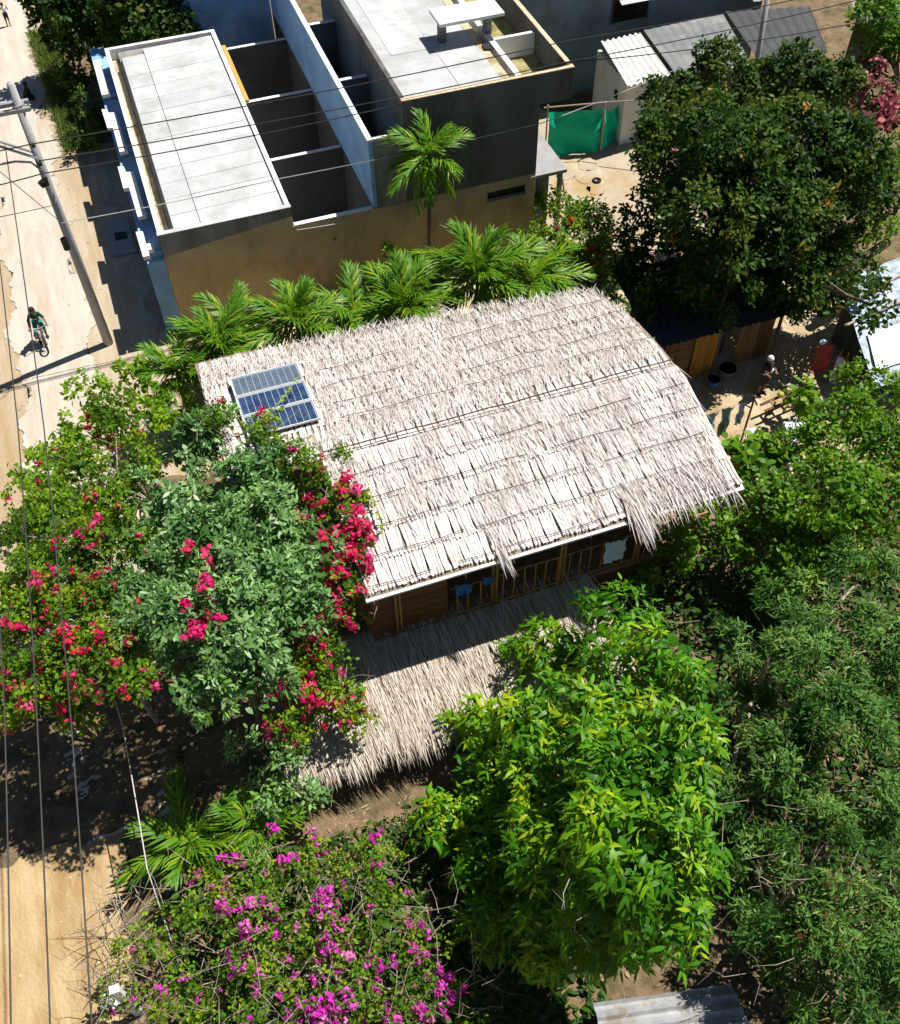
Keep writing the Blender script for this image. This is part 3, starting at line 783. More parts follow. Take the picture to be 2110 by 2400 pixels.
hung('hanging_rag', 'small blue rag under the shaggy end of the eave', 'cloth_b', (8.62,11.5,2.42), (8.8,11.5,2.42), .16)

# ---------------------------------------------------------------- lower porch thatch
def por_z(y): return 1.20+(np.asarray(y)-9.15)*.16
MB().hull4((-.45,9.5,float(por_z(9.5))-.05),(7.3,9.3,float(por_z(9.3))-.05),(7.3,11.95,float(por_z(11.95))-.05),(-.45,11.95,float(por_z(11.95))-.05),.05).build('porch_deck', MT['under'], T)
def por_leaf(n, ya, yb, L0, L1, spread, droop, h0=.0, h1=.07):
    x = rng.uniform(-.5, 7.3, n); y = rng.uniform(ya, yb, n)
    a = rng.normal(.05, spread, n)
    D = np.stack([np.sin(a), -np.cos(a), np.full(n,-.15)], 1)
    Pp = np.stack([x, y, por_z(y)+rng.uniform(h0,h1,n)], 1)
    return Pp, D, np.tile([0,0,1.0],(n,1))+rng.normal(0,.4,(n,3)), rng.uniform(L0,L1,n)
P_, D_, U_, L_ = por_leaf(9500, 9.55, 12.0, .35, .75, .14, .0)
leaves_obj('porch_thatch', P_, D_, U_, L_, rng.uniform(.012,.028,len(P_)), .03, rng.random(len(P_)), MT['thatchg'], T)
P_, D_, U_, L_ = por_leaf(2200, 9.4, 9.95, .4, .7, .14, .0)
P_[:,1] += .06*np.sin(P_[:,0]*5)+.05*np.sin(P_[:,0]*13)
leaves_obj('porch_fringe', P_, D_, U_, L_, rng.uniform(.012,.026,len(P_)), .3, rng.random(len(P_)), MT['thatchg'], T)
for x in (.0, 2.3, 4.7, 7.1):
    MB().tube([(x,9.6,0),(x,9.6,1.18)], .05, 8).build('porch_post', MT['bamboo'], T)

# ---------------------------------------------------------------- solar panels on the far slope
def solar(y_top, label, sky_sheen):
    """panel spans x .67..2.30; y_top is its far edge"""
    pw, ph = 1.63, .775
    z = lambda y: 4.60-.165*(y-15.70)+.07
    yb = y_top-ph
    o = empty('solar_panel', (1.485, (y_top+yb)/2, z((y_top+yb)/2)), label, 'solar panel', 'solar panels on the thatch')
    o.rotation_euler = (math.atan(-.165), 0, 0)
    mb = MB()
    for b_ in ((-pw/2,pw/2,-ph/2,-ph/2+.022),(-pw/2,pw/2,ph/2-.022,ph/2),(-pw/2,-pw/2+.022,-ph/2+.023,ph/2-.023),(pw/2-.022,pw/2,-ph/2+.023,ph/2-.023)):
        mb.box(b_[0], b_[1], b_[2], b_[3], -.02, .022)
    mb.build('frame', MT['alu'], o, local=True)
    MB().box(-pw/2+.021, pw/2-.021, -ph/2+.021, ph/2-.021, -.012, .0).build('back_sheet', MT['cellb'], o, local=True)
    cw, ch = (pw-.10)/10, (ph-.10)/4
    cm_ = MB().box(-cw/2+.008, cw/2-.008, -ch/2+.005, ch/2-.005, .001, .006).mesh('cell')
    cm_.materials.append(MT['cellm'] if not sky_sheen > .5 else MT['cellsky'])
    for i in range(10):
        for j in range(4):
            c = bpy.data.objects.new('cell', cm_)
            link(c, o, local=True)
            c.location = (-pw/2+.05+cw*(i+.5), -ph/2+.05+ch*(j+.5), 0)
    return o
solar(18.04, 'solar panel farthest from the thatch ridge, nearest to the palms', .6)
solar(17.25, 'middle solar panel of the three on the thatch roof', .2)
solar(16.46, 'solar panel closest to the ridge, touched by red flowers', 0)
rk = tag(MB().tube([(.72,15.66,4.45),(.72,18.0,4.15)], .025, 6).build('panel_rack', MT['black']), 'dark mounting rack under the solar panels on the thatch', 'rack')
for x_ in (1.5, 2.25):
    MB().tube([(x_,15.66,4.45),(x_,18.0,4.15)], .025, 6).build('rack_bar', MT['black'], rk)
for y_ in (15.72, 18.0):
    MB().tube([(.72,y_,4.44-.13*(y_-15.7)),(2.25,y_,4.44-.13*(y_-15.7))], .022, 6).build('rack_bar', MT['black'], rk)
# ---------------------------------------------------------------- foliage
def unit(a): return a/np.maximum(np.linalg.norm(a, axis=-1, keepdims=True), 1e-9)
def crown_clusters(lobes, sub_per_m2=1.6, clus=26, subr=.42, low=-.35, shell=(.45,1.0), upw=.55):
    """lobes: (x,y,z,r[,rz]); returns twig-end centres, axes and outward share"""
    Cs = []; As = []
    for lb in lobes:
        c = np.array(lb[:3]); r = lb[3]; rz = lb[4] if len(lb) > 4 else r*.8
        R = np.array([r, r, rz])
        ns = max(5, int(sub_per_m2*12.6*r*r*.6))
        d = unit(rng.normal(size=(ns*4, 3)))
        d = d[d[:,2] > low][:ns]
        sc = c+R*d*rng.uniform(.55, .85, (len(d),1))
        sr = subr*r*rng.uniform(.7, 1.25, len(d))
        sr = np.maximum(sr, .22)
        for k in range(len(d)):
            m = max(4, int(clus*(sr[k]/.45)**2*rng.uniform(.6,1.3)))
            e = unit(rng.normal(size=(m,3))+d[k]*.8)
            pos = sc[k]+e*(sr[k]*rng.uniform(*shell, (m,1)))
            ax = unit(e*.6+d[k]*.45+np.array([0,0,upw])+rng.normal(0,.18,(m,3)))
            Cs.append(pos); As.append(ax)
    C = np.concatenate(Cs); A = np.concatenate(As)
    ok = C[:,2] > .15
    return C[ok], A[ok]
def whorls(C, A, k, L, spread=(.6,1.4), off=.0, jit=.06):
    n = len(C)
    t = np.where(np.abs(A[:,2:3]) < .9, np.array([[0,0,1.0]]), np.array([[1.0,0,0]]))
    e1 = unit(np.cross(A, t)); e2 = np.cross(A, e1)
    ph = rng.uniform(0, 2*np.pi, (n,1))+np.arange(k)[None]*2.399+rng.normal(0,.25,(n,k))
    th = rng.uniform(spread[0], spread[1], (n,k))
    D = (A[:,None]*np.cos(th)[...,None]+(e1[:,None]*np.cos(ph)[...,None]+e2[:,None]*np.sin(ph)[...,None])*np.sin(th)[...,None])
    P = C[:,None]+D*off+rng.normal(0, jit, (n,k,3))
    U = A[:,None]+rng.normal(0,.3,(n,k,3))
    ln = L*rng.uniform(.5, 1.2, (n,k))
    pt = .16*np.sin(C[:,:1]*2.7+C[:,1:2]*1.9)+.16*np.sin(C[:,1:2]*3.3-C[:,2:3]*2.5+1.0)
    v = np.clip(rng.normal(.42,.2,(n,1))+pt+rng.normal(0,.15,(n,k)), 0, 1)
    f = lambda a: a.reshape(-1, *a.shape[2:])
    return f(P), f(D), f(U), ln.ravel(), v.ravel()
OVAL = ((0,.2),(.3,.9),(.65,1),(1,.1))
LANCE = ((0,.2),(.3,1),(.65,.85),(1,.05))
def foliage(name, C, A, k, L, W, droop, mat, parent, rows=OVAL, spread=(.6,1.4), jit=.06, off=0.0, lobes=None, fill=90):
    P, D, U, ln, v = whorls(C, A, k, L, spread, off, jit)
    if lobes:
        ps = []
        for lb in lobes:
            m = int(fill*lb[3]**2)
            ps.append(np.array(lb[:3])+unit(rng.normal(size=(m,3)))*np.array([lb[3],lb[3],lb[3]*.75])*(rng.random((m,1))**.5*.72))
        q = np.concatenate(ps); q = q[q[:,2] > .2]; m = len(q)
        P = np.concatenate([P, q]); D = np.concatenate([D, unit(rng.normal(size=(m,3)))]); U = np.concatenate([U, np.tile([0,0,1.0],(m,1))+rng.normal(0,.5,(m,3))])
        ln = np.concatenate([ln, np.full(m, max(.17, L*1.2))]); v = np.concatenate([v, rng.random(m)*.12])  # inner leaves coloured dark, painting shade into the crown gaps
        wf = np.concatenate([np.full(len(P)-m, W/L), np.full(m, max(W/L, .5))])
        return leaves_obj(name, P, D, U, ln, wf*ln, droop, v, mat, parent, rows=rows)
    return leaves_obj(name, P, D, U, ln, W/L*ln, droop, v, mat, parent, rows=rows)
CAMP = np.array([0,0,21.0])
SUNV = np.array(to_sun)
def facing(C, A):
    """how openly a twig end shows from above and from the sun side"""
    return (unit(CAMP-C)*A).sum(1)+.6*(A*SUNV).sum(1)
def single_leaves(name, C, A, k, L, W, droop, mat, parent, count, rows=LANCE, spread=(.6,1.4)):
    """the most exposed leaves as objects of their own, sharing a few meshes"""
    base = parent.location
    meshes = []
    for q in range(4):
        V, F, _ = leaf_arrays([(0,0,0)], [(1,0,0)], [(0,.15*q-.2,1)], L*(.85+.1*q), W*(.9+.07*q), droop*(1+.3*q), rows)
        me = np_mesh('leaf', V, F); me.materials.append(mat); meshes.append(me)
    n = count//k
    order = np.argsort(-facing(C, A)+rng.normal(0,.35,len(C)))[:n]
    P, D, U, ln, v = whorls(C[order]+A[order]*.05, A[order], k, L, spread)
    for i in range(len(P)):
        d = Vector(D[i]); u_ = Vector(U[i]); s = d.cross(u_).normalized(); nn = s.cross(d)
        m = Matrix((d, -s, nn)).transposed().to_4x4(); m.translation = Vector(P[i])-base
        o = bpy.data.objects.new(name, meshes[i % 4])
        COL.objects.link(o); o.parent = parent; o.matrix_local = m
def blossom_mesh(n, r, L, W, seed):
    g = np.random.default_rng(seed)
    d = unit(g.normal(size=(n,3))+np.array([0,0,.3])); p = d*r*g.uniform(.3,1,(n,1))
    V, F, k = leaf_arrays(p, unit(g.normal(size=(n,3))), d, L*g.uniform(.7,1.2,n), W*g.uniform(.8,1.2,n), .1, ((0,.5),(.3,1),(.7,.9),(1,.2)))
    return np_mesh('flower_cluster', V, F)
def blossoms(parent, C, mat, hot, count, size=(.7,1.5), name='flower_cluster', base=.06, n=16, r=.085, L=.075, W=.06):
    """flower clusters at twig ends, thick around the hot spots (x,y,z,radius,weight)"""
    w = np.full(len(C), float(base))
    for h in hot:
        d2 = ((C-np.array(h[:3]))**2).sum(1)/h[3]**2
        w += h[4]*np.exp(-d2*1.5)
    up = unit(C-C.mean(0))
    w *= np.clip(.35+((unit(CAMP-C))*up).sum(1), .05, 2)
    idx = rng.choice(len(C), size=min(count, len(C)), replace=False, p=w/w.sum())
    ms = [blossom_mesh(n+4*q, r*(1+.25*q), L, W, 50+q) for q in range(4)]
    for m_ in ms: m_.materials.append(mat)
    for i in idx:
        o = bpy.data.objects.new(name, ms[rng.integers(4)])
        COL.objects.link(o); o.parent = parent
        o.location = Vector(C[i]+up[i]*.10)-parent.location
        o.rotation_euler = tuple(rng.uniform(0,6.28,3))
        s = rng.uniform(*size); o.scale = (s, s, s)
def limbs(parent, base, fork, ends, r0, mat='bark', name='trunk', lean=0.0):
    mb = MB()
    base = Vector(base); fork = Vector(fork)
    mid = base.lerp(fork, .5)+Vector((random.uniform(-.1,.1),random.uniform(-.1,.1),0))
    mb.tube([base-Vector((0,0,.05)), base+Vector((0,0,.12)), mid, fork], [r0*1.35, r0, r0*.85, r0*.7], 9)
    for e in ends:
        e = Vector(e); m1 = fork.lerp(e, .5)+Vector((random.uniform(-.15,.15),random.uniform(-.15,.15),random.uniform(-.05,.25)))
        mb.tube([fork, m1, e], [r0*.5, r0*.3, r0*.1], 6)
        for q in range(2):
            t = random.uniform(.4,.9); s_ = m1.lerp(e, t)
            mb.tube([s_, s_+Vector((random.uniform(-.5,.5),random.uniform(-.5,.5),random.uniform(.1,.5)))], [r0*.14, r0*.04], 5)
    return mb.build(name, MT[mat], parent, smooth=True)
def twigs(name, parent, centers, n, L, r, mat='palebark', up=.5, kind='stuff'):
    mb = MB()
    for i in range(n):
        c = Vector(random.choice(centers)[:3]); rr = random.choice(centers)[3]
        s_ = c+Vector((random.gauss(0,rr*.6), random.gauss(0,rr*.6), random.gauss(0,rr*.25)))
        d = Vector((random.gauss(0,1), random.gauss(0,1), random.gauss(up,.4))).normalized()
        l = L*random.uniform(.5,1.3); m1 = s_+d*l*.5+Vector((random.gauss(0,.06),random.gauss(0,.06),random.gauss(0,.06)))
        e = s_+d*l
        mb.tube([s_, m1, e], [r, r*.75, r*.25], 4, caps=False)
        for q in range(2):
            t = random.uniform(.35,.9); b_ = m1.lerp(e, t)
            mb.tube([b_, b_+Vector((random.gauss(0,.16),random.gauss(0,.16),random.gauss(.04,.12)))], [r*.5, r*.15], 4, caps=False)
    return mb.build(name, MT[mat], parent, kind=kind)

# ---- mango tree
MG = [(6.62,9.30,3.50),(5.66,9.65,2.30),(4.89,10.49,1.20),(6.36,7.49,5.00),(5.22,7.39,4.20),(4.51,8.08,2.80),(3.81,9.06,1.20),(5.52,5.83,5.60),(4.84,5.86,4.70),(4.16,6.59,3.20),(3.40,7.85,1.30),(5.24,4.89,5.50),(4.44,4.37,5.60),(4.02,5.36,3.20),(3.23,6.58,1.30),(2.42,7.24,1.20),(4.97,4.05,5.30),(4.63,3.63,5.00),(4.22,4.14,3.90),(3.53,4.73,2.30),(2.73,5.57,1.20),(4.43,3.45,4.40),(3.79,3.96,2.90),(3.03,4.58,1.40)]
MR = [.75,.8,.7,.8,.95,.95,.8,.85,1.0,1.0,.9,.75,.95,1.0,.95,.7,.65,.7,.9,.95,.85,.6,.75,.8]
MG = [(*p, r) for p, r in zip(MG, MR)]
TM = empty('mango_tree', (4.6, 7.1, 0), 'bushy mango tree with long glossy bright green leaves in front of the thatch', 'tree')
limbs(TM, (4.6,7.1,0), (4.6,7.0,1.5), [m[:3] for m in MG[::2]], .17)
C, A = crown_clusters(MG, 1.9, 15, .5, upw=.65)
foliage('crown', C, A, 8, .25, .066, .4, MT['mango'], TM, rows=LANCE, spread=(.55,1.75), jit=.06, lobes=MG, fill=130)
single_leaves('leaf', C, A, 6, .28, .075, .35, MT['mangoo'], TM, 294, spread=(.75,1.5))
twigs('twigs', TM, MG, 40, .6, .008)

# ---- grey-green tree at the road corner of the house
SG = [(-0.61,16.19,4.20),(-1.39,14.96,4.20),(0.18,14.33,4.60),(0.70,13.10,4.70),(-1.98,13.72,3.90),(-0.72,12.78,4.90),(0.22,11.89,4.60),(-1.88,11.58,4.80),(-0.57,10.74,4.90),(-1.55,10.19,4.50),(-0.60,9.96,4.30),(0.53,11.11,4.50),(0.14,16.42,4.20),(-2.28,12.38,4.60),(0.73,14.70,4.80),(1.24,12.10,4.70)]
SR = [.75,.8,.9,.75,.75,1.0,.95,.85,.95,.75,.7,.7,.6,.7,.6,.6]
SG = [(*p, r) for p, r in zip(SG, SR)]
TS = empty('grey_green_tree', (-.75, 11.2, 0), 'broad tree with dull grey-green leaves shading the sandy road verge', 'tree')
limbs(TS, (-.75,11.2,0), (-.7,11.4,1.8), [m[:3] for m in SG], .16)
C, A = crown_clusters(SG, 2.4, 28, .42, upw=.5)
foliage('crown', C, A, 8, .17, .055, .15, MT['silver'], TS, rows=OVAL, spread=(.5,1.35), jit=.045, lobes=SG, fill=200)
single_leaves('leaf', C, A, 7, .20, .068, .12, MT['silvero'], TS, 287, rows=OVAL, spread=(.6,1.4))

# ---- crimson bougainvillea over the house corner
CR = [(0.18,16.09,4.90),(1.01,15.29,5.00),(1.55,14.43,4.90),(1.85,13.70,4.45),(2.01,12.77,4.30),(1.60,12.13,4.10),(1.13,11.88,3.40),(1.58,11.58,3.40),(0.21,11.01,2.90),(0.97,11.11,2.90),(0.85,10.09,2.40),(0.09,10.06,2.30),(0.74,13.16,4.40),(1.03,9.71,2.10),(2.41,13.52,4.50),(2.19,12.26,4.35),(2.33,14.40,4.55),(1.87,11.84,4.00),(0.45,10.43,2.70)]
RR = [.45,.5,.55,.6,.55,.6,.65,.5,.65,.6,.6,.6,.5,.4,.35,.4,.35,.4,.5]
CR = [(*p, r) for p, r in zip(CR, RR)]
TC = empty('crimson_bougainvillea', (1.0, 11.0, 0), 'crimson bougainvillea climbing over the corner of the thatched roof', 'bougainvillea')
limbs(TC, (1.0,11.0,0), (1.1,11.4,2.0), [m[:3] for m in CR[::2]], .07, 'palebark', 'stem')
C, A = crown_clusters(CR, 4.5, 42, .45, upw=.4)
foliage('foliage', C, A, 5, .085, .055, .1, MT['boug'], TC, jit=.05, lobes=CR, fill=140)
HOT = [(*(1.94,14.32,4.70),.4,3),(*(1.95,13.60,4.60),.5,4),(*(2.12,12.71,4.50),.5,4),(*(1.44,13.29,4.60),.4,3),(*(1.77,11.92,4.30),.45,3),(*(2.24,11.74,4.30),.3,3),(*(1.68,11.79,3.80),.4,3),(*(1.22,11.78,3.50),.5,3),(*(-0.01,10.91,3.00),.4,3),(*(0.26,10.44,2.80),.4,2),(*(0.19,15.97,5.10),.4,4),(*(1.20,14.14,5.20),.35,4),(*(1.07,15.39,5.20),.3,3)]
blossoms(TC, C, MT['crimson'], HOT, 290, size=(.5,1.4), base=.5)
twigs('twigs', TC, CR, 40, .7, .007)
# arching sprays that reach out over the roof and the panels
def spray(parent, pts, n, mat, leafmat, Lf=.09, Wf=.045, name='spray'):
    pts = [Vector(p) for p in pts]
    st = MB().tube(pts, [.008]*(len(pts)-1)+[.003], 5).build(name, MT[mat], parent)
    Pq = []; Dq = []
    for i in range(n):
        t = random.random()*(len(pts)-1); k = int(t); q = pts[k].lerp(pts[min(k+1,len(pts)-1)], t-k)
        Pq.append(tuple(q)); Dq.append((random.gauss(0,1),random.gauss(0,1),random.gauss(.2,.5)))
    lo = leaves_obj('foliage', np.array(Pq), np.array(Dq), np.tile([0,0,1.0],(n,1))+rng.normal(0,.4,(n,3)), rng.uniform(.6,1.2,n)*Lf, Wf, .1, rng.random(n)*.5+.5, leafmat, st)
    return st
spray(TC, [(0.81,15.91,4.75),(1.47,16.15,4.95),(2.13,16.88,4.90)], 60, 'palebark', MT['lime'])
spray(TC, [(0.54,16.00,4.75),(1.08,16.13,4.90),(1.59,16.09,4.85)], 40, 'palebark', MT['lime'])
spray(TC, [(2.53,13.35,4.60),(2.74,12.98,4.65),(2.70,12.29,4.50)], 40, 'palebark', MT['boug'])
spray(TC, [(1.52,11.75,3.20),(1.88,11.40,3.20),(2.01,11.27,3.00)], 40, 'palebark', MT['boug'])

# ---- crimson bougainvillea along the road side
CL = [(-2.16,18.92,3.20),(-3.15,17.70,3.10),(-2.53,15.46,4.30),(-3.99,15.80,3.80),(-3.23,14.35,4.20),(-4.40,14.58,3.70),(-3.63,13.33,4.10),(-4.41,13.18,3.80),(-3.46,12.18,4.00),(-4.65,12.24,3.60),(-4.03,11.56,3.70),(-5.02,11.50,3.40),(-2.88,12.81,4.30),(-2.40,14.24,4.40),(-3.95,10.92,3.40),(-1.76,16.86,3.60),(-5.01,13.27,3.50)]
CL_EXTRA = [(*(-4.83,16.29,2.80),.55),(*(-5.18,14.87,2.90),.55),(*(-4.15,15.23,3.20),.6),(*(-3.89,16.91,2.90),.6),(*(-2.96,15.50,3.40),.6),(*(-4.66,13.76,3.40),.6),(*(-5.21,12.16,3.40),.5),(*(-3.23,13.66,3.90),.6),(*(-3.21,11.17,4.50),.6),(*(-3.84,11.62,4.30),.6),(*(-2.70,10.65,4.60),.55),(*(-3.38,12.33,4.50),.6),(*(-2.48,11.47,4.70),.6),(*(-4.36,11.31,4.00),.5)]
LR = [.6,.6,.65,.6,.65,.6,.65,.6,.6,.6,.55,.5,.6,.6,.45,.6,.5]
CL = [(*p, r) for p, r in zip(CL, LR)]+CL_EXTRA
TL = empty('road_bougainvillea', (-3.6, 12.6, 0), 'sprawling bougainvillea with scattered crimson flowers along the road edge', 'bougainvillea')
limbs(TL, (-3.0,12.3,0), (-3.2,12.4,2.0), [m[:3] for m in CL[::2]], .07, 'palebark', 'stem')
C, A = crown_clusters(CL, 4.2, 42, .45, upw=.4)
foliage('foliage', C, A, 5, .09, .06, .1, MT['boug'], TL, jit=.05, lobes=CL, fill=260)
HOT = [(*(-3.21,13.47,4.60),.4,4),(*(-3.67,13.44,4.50),.35,4),(*(-2.02,17.90,3.50),.3,2),(*(-4.25,11.14,3.90),.3,5),(*(-4.70,11.75,3.80),.35,4),(*(-4.89,12.41,3.80),.35,3),(*(-3.62,11.70,4.20),.35,3),(*(-4.15,12.63,4.00),.4,2),(*(-4.87,11.01,3.50),.3,4)]
blossoms(TL, C, MT['crimson'], HOT, 200, size=(.45,1.2), base=1.0)
twigs('twigs', TL, CL, 50, .7, .007)
# loose flowers on the grey-green tree
C2, A2 = crown_clusters([(*(-0.94,12.00,5.60),.3),(*(-1.05,11.30,5.50),.3),(*(-0.94,11.56,5.50),.25),(*(-1.06,10.66,5.30),.3),(*(-2.90,11.24,3.20),.2),(*(-1.40,10.78,3.90),.2),(*(-2.68,10.36,2.60),.25)], 2.0, 10, .6)
V_ = empty('flower_vine', (-.8, 11.5, 0), 'thin vine with bright red flower balls hanging down through the grey-green tree', 'vine')
spray(V_, [(-0.87,12.13,5.80),(-1.00,11.34,5.70),(-1.04,10.68,5.40),(-1.29,10.11,5.10)], 60, 'palebark', MT['boug'])
blossoms(V_, C2, MT['crimson'], [], 22, size=(.7,1.4), base=1)

# ---- lime green shrub by the road
SL = [(-2.85,21.33,1.90),(-1.80,21.24,2.10),(-1.57,19.46,2.30),(-2.66,19.57,2.20),(-4.15,19.08,2.00),(-4.67,19.34,1.60),(-3.69,19.77,1.90),(-1.13,20.30,2.20),(-4.76,18.37,1.90),(-3.97,18.48,2.10),(-3.17,20.01,2.10)]
SL = [(*p, r) for p, r in zip(SL, [.55,.6,.6,.6,.55,.5,.5,.5,.5,.5,.5])]
TLm = empty('lime_shrub', (-2.0, 18.2, 0), 'light green leafy shrub with pale blossoms at the sandy road corner', 'shrub')
limbs(TLm, (-2.0,18.2,0), (-2.0,18.0,.9), [m[:3] for m in SL], .06, 'palebark', 'stem')
C, A = crown_clusters(SL, 4.0, 24, .45, upw=.6)
foliage('foliage', C, A, 6, .15, .085, .15, MT['lime'], TLm, jit=.05, lobes=SL, fill=60)
blossoms(TLm, C, MT['crimson'], [], 16, size=(.8,1.4), base=1)

# ---- magenta bougainvillea at the front
CM = [(-0.73,7.54,1.90),(-1.75,7.43,1.80),(0.49,6.86,1.60),(-2.76,7.33,1.70),(-3.76,7.04,1.40),(-1.83,6.29,1.90),(-0.67,6.18,1.90),(0.64,5.73,1.60),(-3.21,5.97,1.50),(-1.85,5.26,1.80),(-0.61,4.96,1.80),(0.62,4.65,1.60),(1.33,3.94,1.30),(-4.25,6.36,1.10),(-1.47,4.45,1.60),(-0.08,3.97,1.50),(-2.86,5.13,1.40),(1.18,5.41,1.20)]
CMR = [.6,.65,.65,.6,.55,.7,.7,.65,.65,.7,.7,.65,.55,.45,.6,.6,.6,.5]
CM = [(*p, r) for p, r in zip(CM, CMR)]
TG = empty('magenta_bougainvillea', (-.6, 5.6, 0), 'wide twiggy bougainvillea with magenta flowers in front of the porch', 'bougainvillea')
limbs(TG, (-.6,5.6,0), (-.6,5.7,.7), [m[:3] for m in CM[::2]], .07, 'palebark', 'stem')
C, A = crown_clusters(CM, 4.2, 36, .42, upw=.4)
foliage('foliage', C, A, 5, .08, .052, .1, MT['boug'], TG, jit=.05, lobes=CM, fill=60)
HOT = [(*(-0.80,7.29,2.40),.35,5),(*(-0.97,6.93,2.40),.3,4),(*(-1.94,7.35,2.20),.35,4),(*(-2.62,7.75,2.00),.3,4),(*(-0.54,7.79,2.20),.3,4),(*(0.23,7.63,1.90),.3,3),(*(-0.34,6.37,2.20),.25,3),(*(0.50,5.73,2.00),.2,4),(*(0.57,5.16,2.00),.2,4),(*(1.13,4.26,1.80),.3,4),(*(-1.39,4.71,2.20),.35,4),(*(-1.85,6.15,2.40),.2,3),(*(-4.55,6.93,1.40),.2,3),(*(-3.39,7.95,2.00),.3,2)]
blossoms(TG, C, MT['magenta'], HOT, 290, size=(.4,1.15), base=.3)
twigs('twigs', TG, [(c_[0],c_[1],c_[2]+.25,c_[3]) for c_ in CM], 190, .75, .006, up=.3)
Cd, Ad = crown_clusters([(*(0.78,7.74,0.90),.55),(*(1.47,7.95,0.70),.4),(*(0.07,7.22,1.50),.35),(*(-1.92,6.96,1.90),.3),(*(-2.50,6.66,1.70),.35)], 1.5, 16, .55)
foliage('dry_growth', Cd, Ad, 6, .11, .02, .1, MT['dry'], TG, jit=.06)
# dry leaning twigs at the road side
twigs('side_twigs', TG, [(*(-4.10,8.12,1.00),.35),(*(-4.64,6.97,0.80),.4),(*(-4.07,6.17,1.00),.4),(*(-4.45,7.72,0.80),.4)], 60, .9, .009, up=.15)

# ---- grey-green shrub beside the porch and fan of palm leaves
SP = [(*(-0.92,9.88,2.00),.5),(*(-0.30,9.21,1.90),.45),(*(-0.82,9.06,1.60),.5),(*(-0.20,8.87,1.30),.35)]
TP = empty('pale_shrub', (-.3, 9.0, 0), 'small pale grey-green shrub at the corner of the porch thatch', 'shrub')
limbs(TP, (-.3,8.9,0), (-.3,9.0,.8), [m[:3] for m in SP], .05, 'palebark', 'stem')
C, A = crown_clusters(SP, 4.5, 28, .45, upw=.5)
foliage('foliage', C, A, 6, .15, .06, .12, MT['silver'], TP, jit=.05)

# ---- trees on the right
def tree(name, label, lobes, base, fork, r0, mat, leaf, sub, clus, k, L, W, droop, cat='tree', rows=OVAL, spread=(.5,1.4), jit=.07, upw=.5, subr=.45, fill=110):
    o = empty(name, base, label, cat)
    limbs(o, base, fork, [m[:3] for m in lobes], r0, mat)
    C, A = crown_clusters(lobes, sub, clus, subr, upw=upw)
    foliage('crown', C, A, k, L, W, droop, MT[leaf], o, rows=rows, spread=spread, jit=jit, lobes=lobes, fill=fill)
    return o, C, A
R3 = [(*(11.56,11.92,2.40),.6),(*(13.18,12.27,2.90),.75),(*(14.38,12.75,3.10),.8),(*(14.74,11.49,3.20),.8),(*(11.70,11.29,2.70),.7),(*(12.63,10.81,3.40),.95),(*(13.68,10.14,3.20),.8),(*(10.94,11.44,1.90),.6),(*(11.89,10.38,2.40),.8),(*(16.10,14.33,2.40),.6),(*(16.44,13.42,2.60),.6),(*(9.84,11.53,1.70),.6),(*(11.26,10.40,1.90),.7),(*(8.97,11.93,1.90),.5),(*(9.48,11.81,2.30),.55),(*(10.46,11.92,2.30),.6),(*(8.73,11.55,1.40),.5),(*(11.80,10.13,2.20),.7),(*(12.82,9.89,2.60),.7)]
o, C, A = tree('leafy_tree', 'bright small-leaved tree beside the right end of the thatched roof', R3, (11.9,10.6,0), (12.0,10.8,1.3), .15, 'bark', 'vine', 3.2, 30, 7, .125, .075, .15, subr=.42)
single_leaves('leaf', C, A, 6, .155, .095, .12, LM('vine_leaf_single', [(.055,.16,.014),(.10,.22,.016),(.17,.27,.02)], rough=.42, trans=.4, tcol=(.28,.42,.02), obj_rnd=True), o, 240, rows=OVAL)
R1 = [(*(8.94,8.40,2.60),.6),(*(10.38,8.45,3.10),.85),(*(12.01,8.65,3.30),.85),(*(8.24,6.84,2.80),.75),(*(9.58,6.88,3.70),1.0),(*(11.13,6.97,3.60),.9),(*(8.11,5.57,3.00),.85),(*(9.55,5.55,3.50),.95),(*(10.88,5.61,3.30),.8),(*(7.31,5.55,2.30),.6),(*(8.87,4.91,2.70),.7)]
o, C, A = tree('feathery_tree', 'dark feathery tree with fine drooping leaves behind the mango tree', R1, (9.2,7.4,0), (9.3,7.6,1.6), .15, 'palebark', 'feather', 1.6, 78, 9, .17, .036, .3, rows=LANCE, fill=45, subr=.34)
twigs('twigs', o, R1, 70, .8, .006)
blossoms(o, C, MT['redtip'], [(*(8.17,6.77,3.40),.3,4),(*(9.01,5.08,4.20),.4,3)], 30, size=(.5,1.0), name='red_shoot', base=.04, n=10, r=.09, L=.09, W=.012)
R2 = [(*(7.31,4.29,2.40),.65),(*(8.36,4.26,3.00),.8),(*(9.51,4.30,3.10),.8),(*(7.40,3.39,2.70),.8),(*(8.39,3.20,3.30),.9),(*(9.42,3.21,3.00),.7),(*(6.73,3.43,1.90),.6),(*(7.52,2.47,2.70),.85),(*(8.61,2.28,2.90),.8),(*(6.99,2.29,1.80),.6),(*(7.87,1.54,2.20),.8)]
o, C, A = tree('red_tipped_tree', 'fine-leaved tree with reddish young shoots at the lower right', R2, (7.6,3.6,0), (7.6,3.7,1.3), .13, 'palebark', 'feather', 1.6, 78, 9, .16, .034, .3, rows=LANCE, fill=45, subr=.34)
twigs('twigs', o, R2, 70, .8, .006)
blossoms(o, C, MT['redtip'], [(*(8.01,3.34,3.80),.6,3),(*(7.33,2.73,3.20),.5,2),(*(8.25,4.06,3.60),.4,3)], 70, size=(.4,.9), name='red_shoot', base=.05, n=10, r=.09, L=.09, W=.012)
